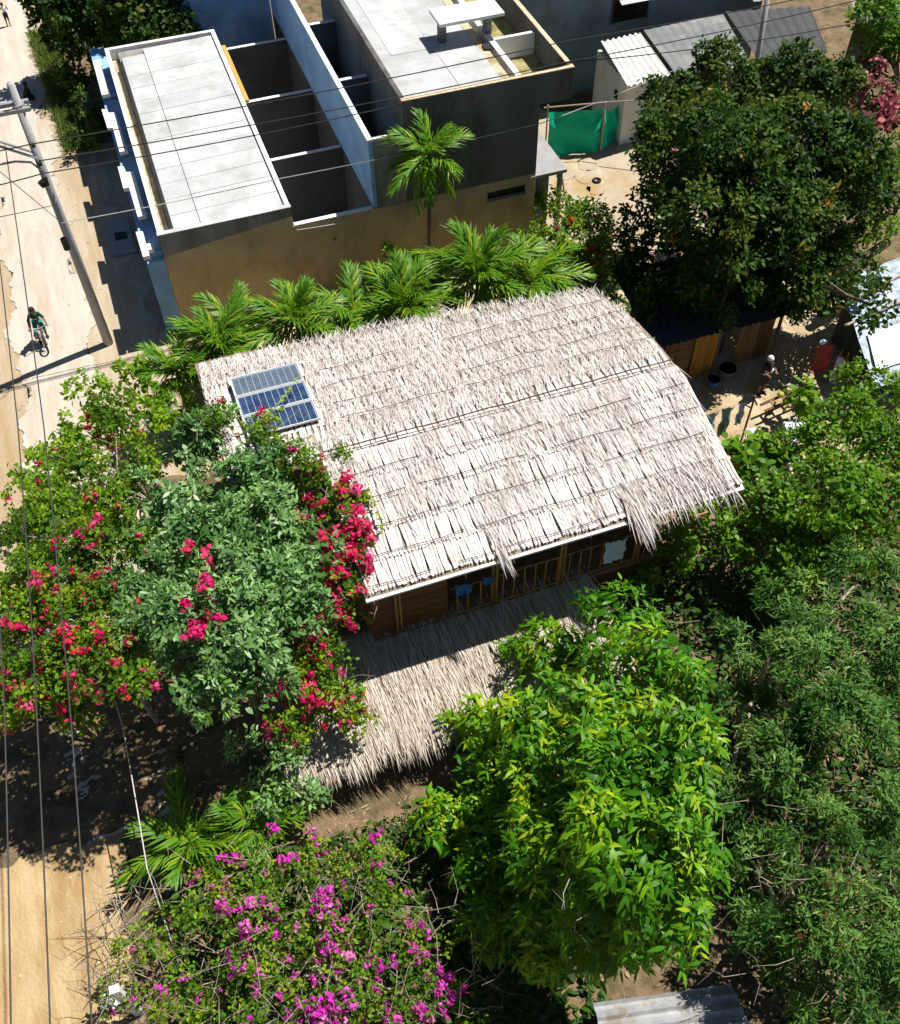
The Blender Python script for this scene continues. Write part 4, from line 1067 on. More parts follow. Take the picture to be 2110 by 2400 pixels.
R4 = [(*(15.23,23.91,5.20),1.0),(*(16.83,24.01,5.60),1.1),(*(18.31,23.15,5.60),1.1),(*(19.56,22.56,5.20),1.0),(*(13.96,21.98,5.00),1.1),(*(14.48,20.06,6.30),1.4),(*(16.55,19.98,5.60),1.45),(*(18.17,19.62,5.60),1.2),(*(13.48,21.26,3.80),.9),(*(13.61,18.84,5.20),1.3),(*(15.73,18.87,4.50),1.4),(*(18.02,19.09,4.10),1.25),(*(18.97,18.77,4.40),.9),(*(13.62,20.30,2.90),.8),(*(13.91,18.02,3.80),1.1),(*(16.41,18.44,2.80),1.1),(*(17.99,18.18,2.90),1.0),(*(15.29,18.38,2.10),.7),(*(17.39,17.60,2.10),.7),(*(17.64,16.39,2.80),.7),(*(13.72,18.81,2.40),.7),(*(12.62,19.90,2.50),.8),(*(12.90,18.76,2.50),.8),(*(13.76,17.78,2.50),.65),(*(16.12,17.94,2.20),.7),(*(12.82,20.95,3.00),.7)]
o, C, A = tree('dark_tree', 'very large dense dark green tree with yellowish tips over the yard', R4, (15.6,20.2,0), (15.5,20.0,2.4), .3, 'bark', 'dark', 1.6, 36, 7, .16, .085, .15, subr=.40)
blossoms(o, C, LM('yellow_tip', [(.26,.2,.02),(.3,.15,.03),(.2,.2,.02)], rough=.7, trans=.3, tcol=(.4,.3,.03), obj_rnd=True), [], 60, size=(.7,1.5), name='yellow_shoot', base=1, n=12, r=.12, L=.13, W=.06)
# red flowered shrub by the tan wall
R5 = [(*(12.10,25.24,1.40),.6),(*(12.56,23.67,1.70),.8),(*(10.93,22.84,1.60),.8),(*(12.62,22.21,1.60),.8),(*(11.56,22.28,1.20),.7),(*(10.99,24.29,1.20),.5)]
o, C, A = tree('hibiscus_shrub', 'dark leafy shrub with red flowers beside the right end of the tan wall', R5, (11.6,22.6,0), (11.6,22.6,.7), .08, 'bark', 'boug', 3.0, 30, 7, .13, .07, .15, cat='shrub')
blossoms(o, C, MT['redfl'], [(*(11.67,24.80,1.80),.5,3)], 34, size=(.7,1.4), name='flower', base=.3)
# roadside shrubs and the dark trees behind the building
tl = [(*(-1.22,41.55,2.20),1.1),(*(-0.11,40.78,3.00),1.4),(*(-1.42,41.83,3.00),1.2),(*(1.21,39.36,3.40),1.5),(*(2.40,38.85,2.80),1.3),(*(0.44,40.99,2.00),1.1),(*(1.69,39.99,2.40),1.2),(*(3.19,39.50,3.00),1.3),(*(2.10,39.86,3.50),1.4)]
tree('verge_tree', 'dark spreading tree on the road verge behind the white roof', tl, (.4,46.5,0), (.4,46.5,1.6), .2, 'bark', 'dark', .8, 24, 6, .24, .13, .15)
sh = [(*(-1.13,40.04,0.90),.8),(*(-0.98,37.38,0.90),.8),(*(-1.05,41.89,1.00),.8),(*(-1.41,35.94,0.60),.6),(*(-0.19,40.85,1.00),.8)]
tree('verge_shrub', 'dark low shrub between the grass verge and the concrete building', sh, (-1.3,40.2,0), (-1.3,40.2,.4), .06, 'bark', 'dark', 1.2, 22, 6, .2, .1, .15, cat='shrub')
pk = [(*(25.84,28.03,1.60),1.0),(*(25.95,26.70,1.30),1.0)]
o, C, A = tree('pink_shrub', 'dusky pink flowering shrub behind the dark tree', pk, (24.2,26.4,0), (24.2,26.4,.6), .07, 'bark', 'dark', 1.2, 20, 6, .16, .09, .15, cat='shrub')
blossoms(o, C, LM('pink_bract', [(.42,.12,.14),(.5,.17,.2)], rough=.7, trans=.3, tcol=(.5,.15,.2), obj_rnd=True), [], 60, size=(1.5,3), base=1)
tr = [(*(26.27,28.89,3.00),1.2),(*(27.13,28.51,2.40),1.2)]
tree('corner_tree', 'small green tree at the upper right corner behind pale roofs', tr, (27.2,28.2,0), (27.2,28.2,1.4), .14, 'bark', 'vine', .9, 22, 6, .2, .1, .15)
rr_ = [(*(21.29,20.89,2.60),.9),(*(19.81,19.26,2.40),.8),(*(18.62,18.29,1.90),.6),(*(22.34,21.86,2.80),.9)]
tree('yellowish_tree', 'yellow-green tree rising beside the white sheet roof on the right', rr_, (20.2,20.5,0), (20.2,20.4,1.2), .12, 'bark', 'vine', 1.2, 22, 6, .14, .08, .15)
fl = [(*(13.63,14.29,0.80),.3),(*(12.81,14.43,0.80),.45),(*(13.08,13.67,1.00),.5),(*(13.97,13.72,1.10),.5),(*(15.44,15.44,1.00),.35)]
o, C, A = tree('broadleaf_plant', 'broad-leaved climbing plant at the edge of the sandy yard', fl, (13.9,14.0,0), (13.9,14.0,.4), .04, 'palebark', 'vine', 2.2, 8, 4, .32, .2, .25, cat='plant')

# grass on the verge
n = 5200
gx = rng.uniform(0,1,n); gy = rng.uniform(36.4,46.2,n)
X_ = -2.85+(gx*1.05)+(46-gy)*.052*.95
Pg = np.stack([X_, gy, np.full(n,.01)],1)
Dg = np.stack([rng.normal(0,.45,n), rng.normal(0,.45,n), np.ones(n)],1)
og = leaves_obj('verge_grass', Pg, Dg, rng.normal(0,1,(n,3)), rng.uniform(.15,.5,n), rng.uniform(.02,.05,n), .2, rng.random(n), MT['grass'], None)
tag(og, 'tall dry green grass on the road verge', 'grass', kind='stuff')
# low undergrowth beneath the trees
def under(n, x0, x1, y0, y1, label, zmax=.9):
    q = np.stack([rng.uniform(x0,x1,n), rng.uniform(y0,y1,n), rng.random(n)**1.4*zmax+.03],1)
    f = np.sin(q[:,0]*2.3+q[:,1])+np.sin(q[:,1]*1.9-q[:,0]*.7)
    q[:,2] *= np.clip(.6+.3*f,.15,1.2)
    og = leaves_obj('undergrowth', q, np.stack([rng.normal(0,1,n),rng.normal(0,1,n),rng.normal(.4,.4,n)],1), np.tile([0,0,1.0],(n,1))+rng.normal(0,.4,(n,3)), rng.uniform(.12,.26,n), rng.uniform(.05,.12,n), .2, rng.random(n)*.8, MT['dark'], None)
    tag(og, label, 'undergrowth', kind='stuff')
under(12000, 7.0, 15.5, 1.0, 12.8, 'dark leafy undergrowth filling the ground below the right-hand trees')
under(6000, -3.6, 4.2, 2.6, 8.3, 'low green growth on the ground under the magenta bougainvillea', .5)
under(2500, 9.8, 13.2, 19.5, 24.6, 'dark low growth behind the thatched house by the flowering shrub', .8)
# leaf litter in the garden
n = 2600
Pg = np.stack([rng.uniform(-3.6,12,n), rng.uniform(0,24.5,n), np.full(n,.035)],1)
og = leaves_obj('leaf_litter', Pg, np.stack([rng.normal(0,1,n),rng.normal(0,1,n),rng.normal(.05,.1,n)],1), np.tile([0,0,1.0],(n,1))+rng.normal(0,.2,(n,3)), rng.uniform(.08,.2,n), rng.uniform(.03,.07,n), .05, rng.random(n), MT['dry'], None)
tag(og, 'dry fallen leaves scattered over the garden soil', 'leaf litter', kind='stuff')

# ---------------------------------------------------------------- palms
def frond_mesh(L, n, lw, droop, seed, fan=.9):
    g = np.random.default_rng(seed)
    P = []; D = []; U = []; ln = []
    pts = []
    for i in range(9):
        t = i/8; pts.append((L*t*(1-.12*t*t), 0, -droop*L*t**2.2))
    Vr = MB().tube(pts, [.016*(1-.8*i/8)+.003 for i in range(9)], 5)
    for i in range(n):
        t = .12+.88*i/(n-1); x = L*t*(1-.12*t*t); z = -droop*L*t**2.2
        l = L*.40*math.sin(math.pi*(.12+.82*t))**.7
        for s in (-1,1):
            a = fan*(1-.45*t)+g.normal(0,.16)
            P.append((x,0,z)); D.append((math.cos(a), s*math.sin(a), .20+g.normal(0,.25)-droop*1.6*t))
            U.append((0,-s*.35,1)); ln.append(l*g.uniform(.55,1.15))
    V, F, k = leaf_arrays(P, D, U, np.array(ln), lw, .55, ((0,.5),(.3,1),(.7,.7),(1,.05)))
    var = np.repeat(np.clip(g.normal(.45,.22,len(P)),0,1), k)
    nv = len(Vr.v)
    me = bpy.data.meshes.new('frond')
    me.from_pydata([tuple(p) for p in Vr.v]+[tuple(p) for p in V], [], [tuple(q) for q in Vr.f]+[tuple(int(i)+nv for i in q) for q in F])
    at_ = me.attributes.new('var','FLOAT','POINT')
    at_.data.foreach_set('value', np.concatenate([np.full(nv,.8), var]).astype(np.float32))
    me.materials.append(MT['palm']); me.update()
    return me
FM = [frond_mesh(1.2, 30, .042, .3, 1), frond_mesh(1.25, 30, .042, .5, 2), frond_mesh(1.15, 28, .045, .8, 3), frond_mesh(1.25, 30, .042, .15, 4)]
def palm_tree(label, base, h, nf, scale, lean=(0,0), elev=(10,80), group=None, dry=False, r=.06):
    o = empty('palm_tree', base, label, 'palm', group)
    top = Vector((lean[0], lean[1], h))
    MB().tube([(0,0,-.03),(lean[0]*.4,lean[1]*.4,h*.5),tuple(top)], [r*1.3,r,r*.8], 9).build('trunk', MT['bark'], o, smooth=True, local=True)
    MB().tube([tuple(top-Vector((0,0,.02))),tuple(top+Vector((0,0,.3*scale)))], [r*1.0,r*.45], 9).build('crownshaft', MT['palm'], o, smooth=True, local=True)
    for i in range(nf):
        e = math.radians(elev[0]+(elev[1]-elev[0])*(i/(nf-1))**.9+random.uniform(-6,6))
        az = i*2.399+random.uniform(-.25,.25)
        f_ = bpy.data.objects.new('frond', FM[(0 if e > .9 else 1 if e > .5 else 2) if i % 5 else 3])
        COL.objects.link(f_); f_.parent = o
        f_.location = top+Vector((0,0,.2*scale*i/nf))
        f_.rotation_euler = Euler((random.uniform(-.5,.5), -e, az), 'XYZ')
        s = scale*random.uniform(.85,1.12); f_.scale = (s,s,s)
    if dry:
        me = frond_mesh(.7, 14, .04, .9, 9); me.materials.clear(); me.materials.append(MT['dry'])
        f_ = bpy.data.objects.new('dead_frond', me); COL.objects.link(f_); f_.parent = o
        f_.location = top; f_.rotation_euler = (0, .9, -1.3)
    return o
G = 'small palms in front of the tan wall'
palm_tree('small palm with stout dark trunk beside the solar panels', (-.55,21.2,0), 1.95, 19, 0.99, (.05,-.15), elev=(-15,78), group=G, r=.075)
palm_tree('small palm with a dead brown frond behind the solar panels', (.75,21.6,0), 2.15, 21, 1.11, (0,-.1), elev=(-25,75), group=G, dry=True)
palm_tree('small palm right below the front corner of the tan wall', (1.25,22.6,0), 1.80, 17, 1.03, (.1,0), elev=(-10,60), group=G)
palm_tree('upright full palm in front of the middle of the tan wall', (2.95,21.7,0), 2.15, 22, 1.21, (0,-.1), elev=(-20,82), group=G, dry=True)
palm_tree('low drooping palm between two upright ones', (4.45,21.8,0), 1.90, 21, 1.21, (.15,-.1), elev=(-30,55), group=G, dry=True)
palm_tree('bright green palm leaning out over the back of the thatch', (5.85,21.3,0), 2.25, 22, 1.21, (.05,-.2), elev=(-25,78), group=G)
palm_tree('dark palm just below the foot of the tall palm', (6.75,22.4,0), 2.00, 19, 1.14, (-.1,0), elev=(-20,60), group=G)
palm_tree('large palm with broad upright fronds next to the red-flowered shrub', (8.15,21.6,0), 2.35, 23, 1.39, (.05,-.1), elev=(-20,82), group=G, dry=True)
palm_tree('palm with arching light fronds at the right end of the palm row', (9.6,21.3,0), 2.00, 21, 1.31, (.1,-.15), elev=(-30,62), group=G)
palm_tree('tall slender palm in front of the dark grey wall', (7.75,24.55,0), 4.55, 20, 1.02, (.1,0), elev=(-55,72), r=.065)
palm_tree('fan of light green palm fronds in the dark shade by the front shrubs', (-2.66,8.86,0.00), .6, 11, 1.1, elev=(10,70))
palm_tree('yellow-green palm fronds at the foot of the pale shrub', (-1.32,8.76,0.00), .7, 10, .9, elev=(15,70))
# ---------------------------------------------------------------- yard on the right
Y = empty('plank_shed', (14.2, 18.2, 0), 'low plank shed with ribbed dark sheet roof at the back of the yard', 'shed')
corrugated('roof', 'corrd', (12.0,17.8,1.82),(16.6,17.7,1.85),(16.4,20.6,2.35),(12.0,20.6,2.35), Y, wave=.20, amp=.035)
for k in range(4):
    MB().box(12.65, 13.42, 18.02, 18.06, .05+k*.40, .05+k*.40+.385).build('board', MT['oldwood'], Y, bevel=.006)
for k in range(5):
    MB().box(13.46+k*.15, 13.46+k*.15+.142, 17.98, 18.02, .05, 1.66).build('door_plank', MT['orange'], Y, bevel=.006)
for k in range(7):
    MB().box(14.95+k*.16, 14.95+k*.16+.15, 18.05, 18.09, .05, 1.6).build('plank', MT['oldwood'], Y, bevel=.006)
MB().box(14.3, 14.9, 18.6, 18.64, 0, 1.6).build('inner_panel', MT['dcement'], Y)
MB().box(12.6, 16.2, 20.2, 20.26, 0, 2.2).build('back_wall', MT['brown'], Y)
for x in (12.55, 14.25, 16.2):
    MB().tube([(x,18.0,0),(x,18.0,1.8)], .05, 8).build('post', MT['bark'], Y)
tag(MB().tube([(14.05,17.55,.0),(14.05,17.55,.22),(14.05,17.55,.22),(14.05,17.55,.02)], [.17,.2,.18,.15], 14, caps=False).build('wash_basin', MT['plastic_b']), 'blue plastic basin on the ground by the plank door', 'basin')
tag(MB().tube([(14.6,17.75,.0),(14.6,17.75,.3),(14.6,17.75,.3),(14.6,17.75,.02)], [.22,.27,.25,.2], 14, caps=False).build('wash_tub', MT['corrg']), 'grey wash tub standing in the shade of the shed', 'tub')
Fn = empty('stick_fence', (16.6, 17.0, 0), 'rough fence of upright brown sticks at the shaded edge of the yard', 'fence')
for k in range(11):
    x = 15.8+k*.16; y = 17.6-k*.13
    MB().tube([(x,y,0),(x+random.uniform(-.06,.06),y,1.25+random.uniform(-.15,.15))], .022, 6).build('stick', MT['oldwood'], Fn)
MB().tube([(15.75,17.65,.8),(17.5,16.2,.85)], .02, 6).build('crossbar', MT['oldwood'], Fn)
tag(sheet('hanging_towel', 'cloth_r', (16.55,16.62,.55), (17.0,16.5,.55), .95, None, bulge=.03, n=8, m=6), 'dark red towel hung on the stick fence', 'towel')
tag(sheet('hanging_towel', 'cloth_l', (17.06,16.3,.25), (17.22,16.15,.25), .95, None, bulge=.02, n=5, m=6), 'pale lilac towel hung beside the red one', 'towel')
tag(MB().ball((16.7,16.66,1.56), (.13,.07,.08)).build('blue_bag', MT['cloth_p'], smooth=True), 'small pale blue bag hung over the red towel', 'bag')
# brown wooden bench frame
Bn = empty('wooden_bench', (15.5, 15.9, 0), 'reddish brown wooden bench frame at the sunny edge of the yard', 'bench')
for (x,y) in ((14.7,15.75),(15.05,15.95),(15.75,16.15),(16.15,16.05)):
    MB().box(x-.025,x+.025,y-.025,y+.025,0,.45).build('leg', MT['bikered' if False else 'brown'], Bn)
MB().hull4((14.6,15.7,.47),(16.3,15.95,.47),(16.3,16.02,.47),(14.6,15.77,.47),.04).build('rail', MT['brown'], Bn)
MB().hull4((14.6,15.95,.47),(16.3,16.2,.47),(16.3,16.27,.47),(14.6,16.02,.47),.04).build('rail', MT['brown'], Bn)
for k in range(4):
    x = 14.9+k*.38
    MB().hull4((x,15.78+(x-14.6)*.147,.50),(x+.07,15.79+(x-14.6)*.147,.50),(x+.07,15.98+(x-14.6)*.147,.50),(x,15.97+(x-14.6)*.147,.50),.025).build('slat', MT['oldwood'], Bn)
tag(MB().ball((15.25,16.05,.58), (.1,.1,.09)).build('yellow_fruit', LM('yellow_skin', [(.5,.5,.06),(.55,.5,.1)], obj_rnd=True), smooth=True), 'round yellow fruit lying on the brown bench', 'fruit')
# plastic washing table
Tb = empty('blue_table', (15.0, 14.6, 0), 'pale blue plastic table half hidden by the broad leaves', 'table')
MB().prism([(14.55,14.3),(15.35,14.35),(15.4,15.0),(14.7,15.05)][::-1], .62, .66).build('top', MT['plastic_w'], Tb, bevel=.01)
for x, y in ((14.65,14.4),(15.27,14.45),(15.3,14.9),(14.78,14.95)):
    MB().tube([(x,y,0),(x,y,.62)], .025, 6).build('leg', MT['plastic_w'], Tb)
tag(MB().prism([(14.1,13.85),(14.6,13.8),(14.65,14.2),(14.2,14.25)][::-1], .40, .44).build('white_stool', MT['plastic_w'], bevel=.02), 'small pale plastic stool below the blue table', 'stool')
st_ = bpy.data.objects['white_stool']
for x, y in ((14.2,13.9),(14.52,13.88),(14.55,14.15),(14.27,14.18)):
    MB().tube([(x,y,0),(x,y,.4)], .025, 6).build('leg', MT['plastic_w'], st_)
def crinkle(name, mat, a, b, c, d, n, amp, parent, zoff=0.0):
    a,b,c,d = (Vector(p) for p in (a,b,c,d)); V = []
    for j in range(n+1):
        for i in range(n+1):
            p = a.lerp(b,i/n).lerp(d.lerp(c,i/n), j/n)
            p.z += zoff+amp*(math.sin(i*1.3+j*.6)+math.sin(j*1.1-i*.4)+random.uniform(-.5,.5))
            V.append(p)
    F = [(j*(n+1)+i, j*(n+1)+i+1, (j+1)*(n+1)+i+1, (j+1)*(n+1)+i) for j in range(n) for i in range(n)]
    return mobj(name, MB().add(V,F).mesh(name), MT[mat], parent)
# clothes line at the end of the house
tag(MB().tube([(10.5,14.9,1.9),(13.6,15.2,1.8)], .006, 5).build('clothes_line', MT['wire']), 'thin clothes line strung from the end of the thatched house', 'line')
tag(sheet('hanging_shirt', 'cloth_g', (12.62,15.12,.75), (12.98,15.14,.75), 1.05, None, bulge=.07, n=8, m=6), 'grey-green shirt hanging on the clothes line by the roof end', 'shirt')
tag(sheet('hanging_garment', 'cloth_p', (12.1,15.06,.7), (12.5,15.1,.7), 1.12, None, bulge=.07, n=8, m=6), 'pale blue garment hanging on the clothes line close to the roof', 'garment')
tag(sheet('hanging_garment', 'cloth_l', (13.15,15.16,1.0), (13.4,15.18,1.0), .78, None, bulge=.05, n=6, m=6), 'lilac garment at the far end of the clothes line', 'garment')
tag(MB().tube([(13.62,15.2,0),(13.62,15.2,1.9)], .03, 6).build('line_post', MT['bark']), 'thin post holding the far end of the clothes line', 'post')
tag(crinkle('spread_cloth', 'cloth_l', (13.9,15.35,.03),(14.35,15.3,.03),(14.4,15.6,.03),(14.0,15.65,.03), 6, .012, None), 'lilac cloth spread on the sunny sand in front of the bench', 'cloth')
tag(crinkle('spread_cloth', 'cloth_w', (13.3,14.6,.03),(13.9,14.5,.03),(14.0,14.9,.03),(13.4,15.0,.03), 6, .012, None), 'white cloth spread on the ground beside the blue table', 'cloth')
tag(crinkle('spread_cloth', 'dark_c', (13.75,15.05,.03),(14.5,15.0,.03),(14.5,15.2,.03),(13.8,15.25,.03), 6, .012, None), 'black cloth spread on the sunny sand near the blue table', 'cloth')
# white sheets roof at the right edge
W_ = empty('white_sheet_roof', (18.6, 16.4, 0), 'low roof covered with white and bluish tarpaulin sheets at the right edge', 'roof')
crinkle('tarpaulin', 'tarpb', (17.0,14.6,1.55),(20.6,14.9,1.55),(21.2,19.0,1.75),(18.4,18.6,1.75), 22, .012, W_)
crinkle('white_sheet', 'cloth_w', (17.35,15.1,1.62),(20.4,15.3,1.62),(20.4,16.5,1.70),(17.9,16.4,1.70), 10, .006, W_, .03)
MB().tube([(17.5,16.9,1.72),(20.8,17.4,1.76)], .04, 6).build('roof_pole', MT['palebark'], W_)
MB().tube([(17.9,17.6,1.74),(21.0,18.4,1.78)], .035, 6).build('roof_pole', MT['palebark'], W_)
MB().box(18.3, 20.3, 15.4, 18.0, 0, 1.5).build('wall', MT['dcement'], W_)
tag(MB().tube([(18.9,18.9,1.9),(20.4,19.3,2.1)], .14, 8).build('fallen_log', MT['bark'], smooth=True), 'brown log lying across the top of the sheet roof', 'log')
tag(crinkle('rag', 'cloth_l', (18.0,17.9,1.86),(18.5,18.0,1.86),(18.7,18.6,1.92),(18.3,18.5,1.92), 5, .01, None), 'pinkish rag spread on the sheet roof below the log', 'rag')

# ---------------------------------------------------------------- lower edge
Cs_ = empty('corrugated_sheet', (5.1, 2.7, 0), 'old corrugated roof sheet lying in the shade at the bottom edge', 'metal sheet')
corrugated('sheet', 'corr', (6.3,1.2,.42),(6.35,2.9,.50),(3.75,3.45,.62),(3.5,1.7,.55), Cs_, wave=.22, amp=.045)
for x, y in ((4.0,2.4),(5.9,2.0)):
    MB().box(x-.1,x+.1,y-.5,y+.5,0,.45).build('block', MT['conc'], Cs_)
for k, (x,y) in enumerate(((6.0,2.6),(6.1,2.35),(5.9,2.45),(6.15,2.1))):
    pass
pst = tag(MB().box(-4.40,-4.24,6.25,6.37,0,1.75).build('fence_post', MT['plastic_w'], bevel=.008), 'square white fence post among dry twigs at the bottom edge', 'post')
MB().box(-4.41,-4.23,6.24,6.38,1.752,1.78).build('cap', MT['plastic_w'], pst)
tag(crinkle('plastic_bag', 'cloth_w', (-4.95,6.5,.25),(-4.5,6.45,.3),(-4.5,6.75,.3),(-4.9,6.8,.25), 6, .03, None), 'crumpled white plastic bag beside the white post', 'bag')
sk = [((-1.5,32.6),(-1.0,33.6)),((-1.6,33.2),(-.9,32.4)),((-1.3,31.9),(-.8,32.4))]
for (a_,b_), l_ in zip(sk, ('longest dry stick lying in the shade beside the building','crooked dry stick crossing another in the building shade','short dry stick next to the concrete cover slab')):
    tag(MB().tube([(*a_,.05),((a_[0]+b_[0])/2+.05,(a_[1]+b_[1])/2,.1),(*b_,.06)], [.025,.022,.015], 6).build('dry_stick', MT['palebark']), l_, 'stick')

# ---------------------------------------------------------------- people, dog, bicycle
def body(name, caps, loc, rotz, parent_label, cat, voxel=.012, extra=None):
    """caps: (p0, r0, p1, r1, material); fused into one continuous skin"""
    mb = MB(); segs = []
    for (a, ra, b, rb, m) in caps:
        a = Vector(a); b = Vector(b)
        mb.ball(a, ra, 12, 8); mb.ball(b, rb, 12, 8)
        mb.tube([a, b], [ra, rb], 12)
        segs.append((np.array(a), np.array(b), (ra+rb)/2, m))
    me = mb.mesh('tmp')
    o = bpy.data.objects.new('tmp', me); COL.objects.link(o)
    r = o.modifiers.new('r', 'REMESH'); r.mode = 'VOXEL'; r.voxel_size = voxel
    s = o.modifiers.new('s', 'SMOOTH'); s.factor = .5; s.iterations = 3
    dg = bpy.context.evaluated_depsgraph_get()
    out = bpy.data.meshes.new_from_object(o.evaluated_get(dg))
    bpy.data.objects.remove(o)
    out.name = name
    mats = []
    for *_ , m in caps:
        if m not in mats: mats.append(m)
    out.materials.clear()
    for m in mats: out.materials.append(MT[m])
    n = len(out.polygons)
    cen = np.zeros(n*3, dtype=np.float32); out.polygons.foreach_get('center', cen); cen = cen.reshape(-1,3)
    best = np.full(n, 1e9); idx = np.zeros(n, dtype=np.int32)
    for a, b, rr, m in segs:
        ab = b-a; t = np.clip(((cen-a)@ab)/max(ab@ab,1e-9), 0, 1)
        d = np.linalg.norm(cen-(a+t[:,None]*ab), axis=1)-rr
        k = d < best; best[k] = d[k]; idx[k] = mats.index(m)
    out.polygons.foreach_set('material_index', idx)
    out.polygons.foreach_set('use_smooth', np.ones(n, dtype=bool))
    p = bpy.data.objects.new(name, out); COL.objects.link(p)
    p.location = loc; p.rotation_euler = (0,0,rotz)
    return tag(p, parent_label, cat)
def hand(w, d, s, side, m='skin', k=1.0):
    """palm and five curled fingers from wrist w along d; s = across"""
    w = Vector(w); d = Vector(d).normalized(); s = Vector(s).normalized(); n = d.cross(s)
    out = [(w, .022*k, w+d*.055*k, .028*k, m)]
    for i, l in enumerate((.055,.062,.058,.045)):
        b = w+d*.07*k+s*(.024-.016*i)*k
        out.append((b, .0095*k, b+(d*.8+n*.3*side).normalized()*l*.55*k, .009*k, m))
        e = b+(d*.8+n*.3*side).normalized()*l*.55*k
        out.append((e, .009*k, e+(d*.3+n*.9*side).normalized()*l*.45*k, .0075*k, m))
    t = w+d*.03*k+s*.03*k
    out.append((t, .011*k, t+(s*.7+d*.6+n*.3*side).normalized()*.05*k, .009*k, m))
    return out
def head(c, r, look, hairm='hair', skinm='skin'):
    c = Vector(c); f = Vector(look).normalized(); sd = f.cross(Vector((0,0,1))).normalized(); u = sd.cross(f)
    q = [(c-f*r*.05+u*r*.1, r*.92, c+f*r*.12-u*r*.35, r*.72, skinm),
         (c-f*r*.22+u*r*.35, r*.90, c-f*r*.3+u*r*.1, r*.86, hairm),
         (c+f*r*.85-u*r*.1, r*.10, c+f*r*.98-u*r*.28, r*.14, skinm),
         (c+f*r*.72-u*r*.62-sd*r*.15, r*.1, c+f*r*.72-u*r*.62+sd*r*.15, r*.1, 'bikered')]
    for s_ in (-1,1):
        q.append((c+sd*s_*r*.9-u*r*.05, r*.16, c+sd*s_*r*.92-u*r*.3, r*.12, skinm))
        q.append((c+f*r*.80+sd*s_*r*.34+u*r*.08, r*.11, c+f*r*.80+sd*s_*r*.36+u*r*.08, r*.11, hairm))
    return q
# rider (local frame: travels towards -Y)
hp_, ch = (0,.10,.78), (0,-.08,1.13)
rider = [((0,.10,.76),.115,(0,.04,.92),.105,'short_g'),((0,.03,.94),.105,(0,-.07,1.12),.12,'shirt_g'),((-.11,-.08,1.14),.055,(.11,-.08,1.14),.055,'shirt_g'),
   ((0,-.09,1.16),.045,(0,-.13,1.25),.04,'skin')]+head((0,-.17,1.34),.10,(-.35,-1,-.35))
for s_ in (-1,1):
    rider += [((s_*.13,-.08,1.13),.05,(s_*.21,-.12,.99),.045,'shirt_g'),((s_*.21,-.12,.99),.036,(s_*.25,-.30,.86),.028,'skin')]
    rider += hand((s_*.25,-.30,.86),(s_*.08,-.7,-.25),(-s_,0,0),-1)
    kx, ky, kz = (s_*.13,-.22,.70 if s_ > 0 else .60)
    rider += [((s_*.07,.08,.77),.085,(kx,ky,kz),.062,'short_g')]
    fz = .30 if s_ > 0 else .16
    rider += [((kx,ky,kz),.052,(s_*.12,-.10,fz+.06),.034,'skin'),((s_*.12,-.08,fz),.035,(s_*.12,-.24,fz-.015),.03,'dark_c')]
RL = (-4.12, 26.25, 0)
RZ = .10
body('person', rider, RL, RZ, 'person in dark green striped shirt and teal shorts riding a bicycle', 'person', voxel=.011)
sb_ = MB().torus((0,-.01,1.02), .118, .016, ax=(0,-.35,1), n=20, m=6)
so = sb_.build('shirt_stripe', MT['shirt_w'], None, smooth=True); so.parent = bpy.data.objects['person']
BK = empty('bicycle', RL, 'small bicycle with red frame under the rider in green', 'bicycle', rotz=RZ)
for nm, y in (('front_wheel',-.46),('rear_wheel',.42)):
    w = MB().torus((0,y,.255), .225, .028, ax=(1,0,0), n=28, m=7).build(nm, MT['rubber'], BK, smooth=True, local=True)
    rm = MB().torus((0,y,.255), .195, .010, ax=(1,0,0), n=28, m=5).build('rim', MT['bikesil'], w, smooth=True)
    sp = MB()
    for k in range(12):
        a = k*math.pi/6; sp.tube([(.012*(-1)**k,y,.255),(0,y+.195*math.cos(a),.255+.195*math.sin(a))], .0025, 4)
    sp.build('spokes', MT['bikesil'], w)
fr = MB()
fr.tube([(0,-.30,.62),(0,.10,.34)], .02, 8).tube([(0,-.30,.66),(0,.14,.62)], .018, 8).tube([(0,.10,.32),(0,.16,.70)], .018, 8).tube([(0,.15,.62),(0,.42,.255)], .013, 8).tube([(0,.10,.34),(0,.42,.255)], .013, 8)
fr.build('frame', MT['bikered'], BK, smooth=True, local=True)
MB().tube([(0,-.27,.72),(0,-.31,.60),(-.045,-.36,.5),(-.045,-.46,.255)], .014, 8).tube([(.0,-.31,.60),(.045,-.36,.5),(.045,-.46,.255)], .014, 8).build('fork', MT['bikesil'], BK, smooth=True, local=True)
MB().tube([(-.32,-.33,.83),(-.18,-.34,.83),(0,-.28,.74),(.18,-.34,.83),(.32,-.33,.83)], .013, 8).build('handlebar', MT['bikesil'], BK, smooth=True, local=True)
MB().ball((0,.16,.715), (.07,.13,.03)).build('saddle', MT['rubber'], BK, smooth=True, local=True)
MB().tube([(-.12,-.10,.255),(-.05,.10,.30),(.05,.10,.34),(.12,-.10,.285)], .012, 6).build('crank', MT['bikesil'], BK, local=True)
for s_, z_ in ((-1,.125),(1,.265)):
    MB().box(s_*.12-.05, s_*.12+.05, -.2, -.1, z_-.012, z_+.012).build('pedal', MT['rubber'], BK, local=True)
